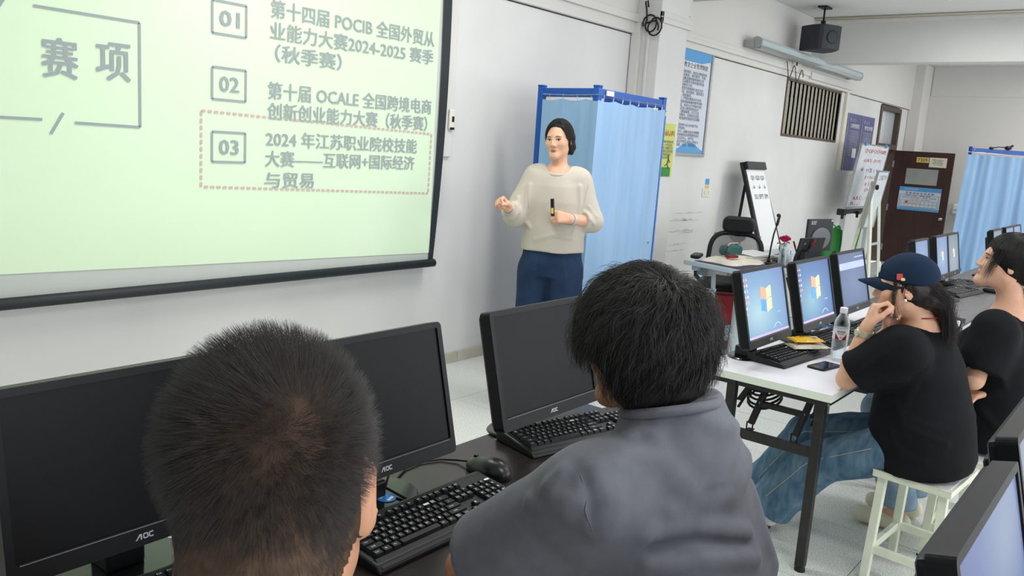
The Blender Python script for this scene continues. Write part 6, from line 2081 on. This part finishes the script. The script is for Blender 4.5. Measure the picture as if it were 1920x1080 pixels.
for x in (11.08, 11.7, 12.45):
    MB().ext((x - .05, 3.40, .89), (x + .05, 3.5, .97) if x < 11.2 else (x + .05, 3.46, .93)).ext((x - .02, 3.42, .84), (x + .02, 3.45, .90)).build('clamp_knob', 'black', r, off=r.location, bevel=.008)
for x in (11.3, 12.4):
    MB().ext((x - .03, 3.47, .05), (x + .03, 3.52, .92)).build('leg', 'steelblue', r, off=r.location, bevel=.004)
    MB().ext((x - .03, 3.2, .02), (x + .03, 3.78, .06)).build('foot', 'steelblue', r, off=r.location, bevel=.004)
r = thing('easel_board', 'small narrow whiteboard on a pale grey tripod in front of the larger one', 'easel', (11.4, 3.1, 0))
wb = lambda u, v: np.array((11.15 + .45 * u, 3.08 + .10 * v, 1.475 - .72 * v))
n_ = unit((0, -.99, -.137))
Rw = np.stack([(1, 0, 0), unit(np.cross(n_, (1, 0, 0))), n_], 1)
wbp(0, 1, 0, 1, 0, .018, 'board', 'board')
for a in ((0, 1, -.02, 0), (0, 1, 1, 1.02), (-.03, 0, -.02, 1.02), (1, 1.03, -.02, 1.02)):
    wbp(*a, .006, .03, 'alu', 'edge_trim')
place_text('上 机 7 步', 'ink', r, wb(.55, .10) + n_ * .002 - np.array(r.location), Rw, w=.3, h=.07)
for a, b in (((11.2, 3.16, 1.30), (11.14, 3.02, .01)), ((11.55, 3.16, 1.30), (11.6, 3.02, .01)), ((11.38, 3.2, 1.35), (11.36, 3.40, .01))):
    MB().bar(a, b, .045, .035).build('leg', 'cream', r, off=r.location, bevel=.004)
MB().bar((11.17, 3.07, .55), (11.58, 3.07, .55), .03, .03).build('stretcher', 'steelblue', r, off=r.location, bevel=.004)
MB().bar((11.40, 3.25, .95), (11.39, 3.33, .3), .02, .02).build('green_strap', 'green', r, off=r.location)
MB().lathe([(.03, 0), (.035, .01), (.03, .03), (.01, .035)], (11.15, 3.09, 1.28), 14, np.array(((1, 0, 0), (0, 0, -1), (0, 1, 0)), float)).build('knob', 'black', r, off=r.location)

# ------------------------------------------------------------------ teacher's desk and what stands on it
DZ = .74
ua, va = np.array((.974, -.225)), np.array((.225, .974))
dk = lambda u, v: np.array((5.63, 2.34)) + ua * u + va * v
RZ = math.atan2(-.225, .974)
r = thing('teacher_desk', 'pale grey steel teacher desk with round column legs in front of the black chair', 'desk', (5.63, 2.34, 0), RZ)
MB().ext((0, 0, DZ - .035), (1.5, .60, DZ)).build('desktop', 'steelblue', r, bevel=.004)
MB().ext((.04, .05, DZ - .075), (1.46, .09, DZ - .035)).ext((.04, .51, DZ - .075), (1.46, .55, DZ - .035)).build('apron', 'steelblue', r, bevel=.003)
for x in (.28, 1.25):
    MB().lathe([(.045, .05), (.045, .20), (.038, .205), (.038, DZ - .035)], (x, .26, 0), 24).build('column_leg', 'steelblue', r, smooth=False)
    MB().ext((x - .04, .0, .0), (x + .04, .58, .05)).build('foot_beam', 'steelblue', r, bevel=.008)
MB().bar((.12, .40, DZ - .05), (.20, .42, .16), .028, .028).build('strut', 'steelblue', r, bevel=.004)
MB().ext((.24, .30, .14), (1.29, .33, .26)).build('modesty_rail', 'steelblue', r, bevel=.004)
MB().ext((.10, .44, DZ - .11), (.2, .54, DZ - .04)).build('bracket', 'alu', r)


def on_desk(name, label, cat, u, v, rz=0.0, z=DZ):
    p = dk(u, v)
    return thing(name, label, cat, (p[0], p[1], z), RZ + math.radians(rz))


r = on_desk('desk_mat', 'dark purple mat lying at the end of the pale desk', 'mat', .20, .26)
MB().ext((-.17, -.20, 0), (.40, .26, .004)).build('mat', 'purple', r, bevel=.001)
r = on_desk('canvas_bag', 'crumpled cream canvas bag lying on the purple mat', 'bag', .30, .36, 0, DZ + .004)
g = np.random.default_rng(4)
nz = g.normal(0, 1, (25, 17))
MB().grid(lambda u, v: ((u - .5) * .42 * (1 + .08 * math.sin(v * 9)), (v - .5) * .30 * (1 + .1 * math.sin(u * 11)), .002 + .040 * (math.sin(math.pi * u) * math.sin(math.pi * v)) ** .4 * (1 + .5 * math.sin(u * 15 + v * 7) * math.sin(v * 9 + 1)) + .004 * nz[int(u * 24), int(v * 16)] * math.sin(math.pi * u) * math.sin(math.pi * v)), 25, 17).build('cloth', 'canvasw', r, smooth=True)
MB().grid(lambda u, v: ((u - .5) * .41, (v - .5) * .29, .001), 3, 3).build('underside', 'canvasw', r)
r = on_desk('pencil_case', 'rounded dark teal case lying on the cream canvas bag', 'case', .30, .40, 4, DZ + .05)
MB().prism(rbox2d(.20, .08, .038, 6), -.045, .045, np.array(((1, 0, 0), (0, 0, -1), (0, 1, 0)), float), (0, 0, .043)).build('case_body', 'teal', r, bevel=.012)
MB().tube([(-.08, -.02, .08), (-.05, -.02, .10), (.05, -.02, .10), (.10, -.01, .075)], .005, 8).build('strap', 'bronze', r, smooth=True)
MB().tube([(-.10, -.02, .03), (-.115, -.02, .055), (-.10, -.02, .08), (-.08, -.02, .075)], .009, 8).build('leather_loop', 'frame', r, smooth=True)
MB().ext((.095, -.02, .045), (.12, .0, .065)).build('zip_tab', 'frame', r, bevel=.003)
r = on_desk('red_pouch', 'flat dark red pouch tucked under the teal case', 'pouch', .19, .30, 0, DZ + .052)
MB().prism(rbox2d(.11, .05, .015), 0, .02).build('pouch_body', 'red', r, bevel=.006)
MB().ext((-.045, .016, .02), (.045, .018, .0215)).build('zip', 'frame', r)
r = on_desk('paper_stack', 'pile of loose white papers behind the canvas bag', 'papers', .62, .44, 8)
for k in range(7):
    a = (k * 37 % 13 - 6) * .02
    MB().box((.01 * (k % 3) - .01, .008 * ((k * 2) % 3), .004 + .0065 * k), (.42 - .02 * (k % 2), .22, .005), rotm('Z', a)).build('sheet_bundle', 'paper' if k % 2 else 'canvasw', r)
MB().box((.02, -.01, .055), (.34, .20, .002), rotm('X', .06)).build('top_sheet', 'paper', r)
r = on_desk('mouse', 'black mouse on the pale desk between papers and drinking glass', 'mouse', .68, .22, 30)
MB().ell((0, 0, .016), (.034, .056, .02)).build('shell', 'gloss', r, smooth=True)
MB().ext((-.001, 0, .035), (.001, .05, .036)).build('button_seam', 'greybezel', r)
r = on_desk('drinking_glass', 'short clear drinking glass beside the microphone base', 'glass', .66, .13)
MB().lathe([(.033, 0), (.036, .004), (.042, .095), (.040, .095), (.034, .012), (.002, .01)], (0, 0, 0), 28).build('glass_body', 'clear', r, smooth=True)
MB().lathe([(.033, .012), (.036, .05), (.0, .05)], (0, 0, 0), 24).build('water', 'clear', r)
r = thing('gooseneck_microphone', 'black gooseneck microphone rising from the pale desk', 'microphone', (6.22, 2.415, DZ), .4)
MB().prism(rbox2d(.12, .09, .03), 0, .022).build('base', 'black', r, bevel=.008)
MB().tube([(0, .02, .02), (.0, .02, .05)], .013, 12).build('stem_socket', 'black', r, smooth=True)
MB().tube([(0, .02, .04), (-.004, .015, .14), (.0, .005, .24), (.004, -.01, .31)], .0062, 10).build('gooseneck', 'black', r, smooth=True)
MB().tube([(.004, -.01, .305), (.006, -.014, .33), (.008, -.022, .385)], [.009, .011, .010], 12).build('microphone_head', 'black', r, smooth=True)
r = thing('rose_vase', 'clear glass vase holding a single pink rose on the pale desk', 'vase', (6.255, 2.345, DZ))
MB().lathe([(.030, 0), (.034, .004), (.030, .06), (.024, .11), (.030, .165), (.028, .165), (.022, .11), (.028, .06), (.030, .01), (.002, .008)], (0, 0, 0), 28).build('vase_body', 'clear', r, smooth=True)
MB().tube([(.01, 0, .012), (.0, .005, .1), (-.004, -.005, .19)], .003, 7).build('stem', 'leaf', r, smooth=True)
for k, (x, y, z, a, s_) in enumerate(((.02, .0, .15, .5, 1), (-.025, .01, .17, 2.6, 1), (-.01, -.02, .18, 4.2, .9), (.012, -.012, .07, 1.0, .8), (.0, .02, .165, 5.5, .9))):
    MB().grid(lambda u, v: (x + s_ * (.045 * v * math.cos(a) - .017 * (u - .5) * 2 * math.sin(math.pi * v) * math.sin(a)), y + s_ * (.045 * v * math.sin(a) + .017 * (u - .5) * 2 * math.sin(math.pi * v) * math.cos(a)), z + .012 * math.sin(3 * v) - .01 * abs(u - .5)), 5, 7).build('leaf', 'leaf', r, smooth=True)
fx, fy, fz = -.004, -.005, .205
for ring_, (n2, rad, tl) in enumerate(((3, .014, 1.45), (5, .025, 1.15), (6, .036, .8), (6, .043, .5))):
    for k in range(n2):
        a = 2 * math.pi * k / n2 + ring_ * .6
        MB().grid(lambda u, v: (fx + math.cos(a + (u - .5) * 1.5) * (rad * (.35 + .65 * v) + .004 * v * v), fy + math.sin(a + (u - .5) * 1.5) * (rad * (.35 + .65 * v) + .004 * v * v), fz - .018 + (.052 - .007 * ring_) * v - .010 * (abs(u - .5) * 2) ** 2 * v), 6, 5).build('petal', 'pink', r, smooth=True)
r = thing('tissue_roll', 'slim white carton standing behind the rose vase', 'carton', (6.32, 2.34, DZ))
MB().ext((-.03, -.03, 0), (.03, .03, .13)).build('carton', 'paper', r, bevel=.004)
MB().ext((-.012, -.031, .09), (.012, -.029, .12)).build('carton_print', 'skyprint', r)
r = thing('pen_holder', 'dark wire pen holder with red and black pens leaning out', 'pen holder', (6.56, 2.31, DZ))
MB().lathe([(.04, 0), (.042, .003), (.044, .10), (.041, .10), (.039, .006), (.002, .006)], (0, 0, 0), 22).build('holder', 'black', r)
for k, (dx, dy, L_, c) in enumerate(((-.015, .03, .17, 'red'), (.03, -.03, .20, 'red'), (.025, -.01, .18, 'paper'), (.01, -.03, .17, 'black'), (-.02, .0, .15, 'black'))):
    a = np.array((dx * .3, dy * .3, .01))
    b = a + unit((dx, dy, .09)) * L_
    p = MB().tube([a, b], .006, 8).build('pen', 'black' if c != 'paper' else 'paper', r, smooth=True)
    MB().tube([a + (b - a) * .72, b + (b - a) * .02], .0075, 8).build('pen_cap', c, p, smooth=True)
r = thing('laptop', 'black laptop lid standing open with its back turned on the pale desk', 'laptop', (6.64, 2.30, DZ), math.radians(-14))
MB().ext((-.17, -.0, 0), (.17, .23, .018)).build('keyboard_deck', 'black', r, bevel=.004)
MB().bar((0, -.004, .012), (0, -.045, .21), .34, .010, (0, 1, 0)).build('lid', 'black', r, bevel=.003)
place_text('el', 'silver', r, (-.10, -.046, .165), np.stack([(1, 0, 0), unit((0, -.2, 1)), unit((0, -1, -.2))], 1), w=.022, h=.02)
r = thing('monitor', 'dark grey monitor seen from behind with a maker name in its upper corner', 'monitor', (7.0, 2.34, DZ), math.radians(-14))
MB().prism(rbox2d(.36, .27, .01), -.012, .012, np.array(((1, 0, 0), (0, 0, -1), (0, 1, 0)), float) @ np.eye(3), (0, 0, .205)).build('back_shell', 'speakerg', r, bevel=.006)
MB().prism([(.13 * math.cos(t) * (1.0), .09 * math.sin(t)) for t in np.linspace(0, 2 * math.pi, 24, endpoint=False)], .012, .03, np.array(((1, 0, 0), (0, 0, -1), (0, 1, 0)), float), (0, 0, .18)).build('rear_bulge', 'greybezel', r, bevel=.006)
MB().ext((-.04, -.02, .0), (.04, .02, .1)).build('neck', 'black', r, bevel=.004)
MB().prism(rbox2d(.2, .15, .03), 0, .012).build('base', 'black', r, bevel=.003)
place_text('acer', 'silver', r, (-.11, -.0145, .31), FRONT, w=.075, h=.03, bold=.03)
MB().ext((.14, -.0145, .318), (.17, -.012, .335)).build('sticker', 'silver', r)
r = thing('cable_cluster', 'blue and black cables and plugs beside the open laptop', 'cable', (6.95, 2.20, DZ))
for k in range(4):
    MB().tube([(.0 + .02 * k, .02 * math.sin(k), .006), (.04 - .02 * k, -.03, .05 + .015 * k), (.02, -.06 + .02 * k, .08), (.05, -.09, .03), (.06, -.1, .006)], .006, 7).build('cord', 'bluecable' if k < 2 else 'black', r, smooth=True)
MB().ext((-.04, -.05, 0), (.03, .03, .05)).build('adapter', 'bluecable', r, bevel=.008)
r = thing('green_bag', 'bright green cloth bag hanging behind the dark grey monitor', 'bag', (7.33, 2.36, .60))
MB().grid(lambda u, v: (.03 * math.sin(u * 7) + .02 * math.sin(v * 5 + u * 3), -.09 + .18 * u * (1 - .25 * v * math.sin(4 * u)), .40 - .40 * v + .02 * math.sin(u * 9) * (1 - v)), 14, 14).build('cloth_front', 'green', r, smooth=True)
MB().grid(lambda u, v: (.05 + .02 * math.sin(u * 5) + .02 * math.sin(v * 5 + u * 3), -.09 + .18 * u * (1 - .25 * v * math.sin(4 * u)), .38 - .38 * v), 14, 14).build('cloth_back', 'green', r, smooth=True)
MB().tube([(0, -.07, .39), (.03, 0, .43), (0, .07, .39)], .006, 6).build('bag_strap', 'green', r, smooth=True)
t_ = thing('side_trolley', 'pale grey trolley behind the desk holding the green bag', 'trolley', (7.33, 2.36, 0))
MB().ext((-.15, -.15, .56), (.15, .15, .60)).build('shelf', 'steelblue', t_, bevel=.004)
for x in (-.12, .12):
    for y in (-.12, .12):
        MB().ext((x - .012, y - .012, 0), (x + .012, y + .012, .56)).build('leg', 'steelblue', t_)
r = thing('shopping_bag', 'dark red fabric bag standing under the pale desk', 'bag', (6.42, 2.72, 0), math.radians(-30))
MB().add([(-.27, -.10, .06), (.27, -.10, .06), (.27, .10, .06), (-.27, .10, .06), (-.28, -.05, .46), (.26, -.06, .38), (.26, .05, .38), (-.28, .04, .46), (0, -.07, .44), (0, .06, .44)],
         [(0, 3, 2, 1), (0, 1, 5, 8, 4), (1, 2, 6, 5), (2, 3, 7, 9, 6), (3, 0, 4, 7), (4, 8, 9, 7), (8, 5, 6, 9)]).build('bag_body', 'red', r, bevel=.02)
MB().tube([(-.27, -.06, .45), (0, -.085, .435), (.25, -.07, .375)], .006, 6).build('bag_piping', 'black', r, smooth=True)
MB().ext((-.25, -.08, 0), (.25, .08, .06)).build('bag_base', 'red', r, bevel=.01)
r = thing('cable_coil', 'thin black plug lead lying on the foot of the pale desk', 'cable', (6.1, 2.72, .0))
MB().tube([(-.12, .02, .16), (-.06, -.04, .10), (.02, -.02, .13), (.06, 0, .06), (.03, -.05, .02)], .005, 7).build('cord', 'black', r, smooth=True)

# ------------------------------------------------------------------ office chair
r = thing('office_chair', 'black mesh office chair with a padded headrest and armrests', 'chair', (6.68, 2.94, 0), math.radians(198 - 90))
MB().prism(rbox2d(.50, .46, .10, 6), .44, .50, None, (0, .0, 0)).build('seat', 'black', r, bevel=.02)
bk = lambda x, z: (x, -.22 - .10 * ((z - .5) / .45) ** 1.0 * .6 + .10 * (x / .23) ** 2 * .35, z)
pts = [bk(.215 * math.cos(a) * (1 - .10 * math.sin(a)), .71 + .20 * math.sin(a)) for a in np.linspace(0, 2 * math.pi, 40, endpoint=False)]
pts = [bk(.225 * np.sign(math.cos(a)) * abs(math.cos(a)) ** .5 * (1 - .10 * math.sin(a)), .68 + .20 * np.sign(math.sin(a)) * abs(math.sin(a)) ** .5) for a in np.linspace(0, 2 * math.pi, 48, endpoint=False)]
MB().tube(pts, .021, 10, closed=True).build('back_frame', 'black', r, smooth=True)
MB().grid(lambda u, v: bk((u - .5) * .42 * (1 - .08 * (v - .5)), .49 + .385 * v), 12, 12).build('back_mesh', 'mesh', r, smooth=True)
MB().bar((0, -.28, .40), (0, -.31, .92), .05, .025, (0, 1, 0)).build('spine', 'black', r, bevel=.006)
MB().prism([(-.09, .05), (.09, .05), (.06, -.01), (.03, -.03), (0, -.055), (-.03, -.03), (-.06, -.01)], -.02, .015, np.array(((1, 0, 0), (0, 0, 1), (0, 1, 0)), float), (0, -.282, .835)).build('neck_bracket', 'black', r, bevel=.005)
MB().prism(rbox2d(.28, .15, .06, 6), -.035, .035, np.array(((1, 0, 0), (0, 0, 1), (0, 1, 0)), float), (0, -.265, .955)).build('headrest', 'black', r, bevel=.025)
for s_ in (-1, 1):
    MB().tube([(s_ * .24, .0, .46), (s_ * .29, -.02, .50), (s_ * .30, -.02, .60), (s_ * .295, -.02, .665)], .02, 10).build('arm_post', 'black', r, smooth=True)
    MB().prism(rbox2d(.085, .25, .04, 6), .665, .695, None, (s_ * .295, .02, 0)).build('armrest', 'black', r, bevel=.01)
MB().lathe([(.028, .10), (.028, .30), (.02, .30), (.02, .42)], (0, 0, 0), 16).build('gas_lift', 'black', r)
MB().ext((-.09, -.12, .40), (.09, .12, .44)).build('tilt_plate', 'black', r, bevel=.006)
MB().bar((.05, .0, .42), (.26, .05, .41), .012, .012).build('tilt_lever', 'black', r)
for k in range(5):
    a = k * 2 * math.pi / 5 + .3
    e = (math.cos(a) * .30, math.sin(a) * .30, .075)
    lg = MB().bar((0, 0, .12), e, .05, .03).build('star_leg', 'black', r, bevel=.006)
    MB().lathe([(.024, -.018), (.028, -.014), (.028, .014), (.024, .018)], (e[0], e[1], .028), 14, np.array(((0, 0, 1), (0, 1, 0), (-1, 0, 0)), float)).build('caster', 'black', lg)

r = thing('wall_cabinet', 'small white box on the wall between the door leaf and the far blue curtain', 'box', (15.3, 2.85, .86))
MB().ext((-.14, -.13, 0), (.09, .12, .16)).build('box_body', 'paper', r, bevel=.02)
MB().ext((-.145, -.10, .06), (-.14, .09, .07)).build('lid_seam', 'greybezel', r)
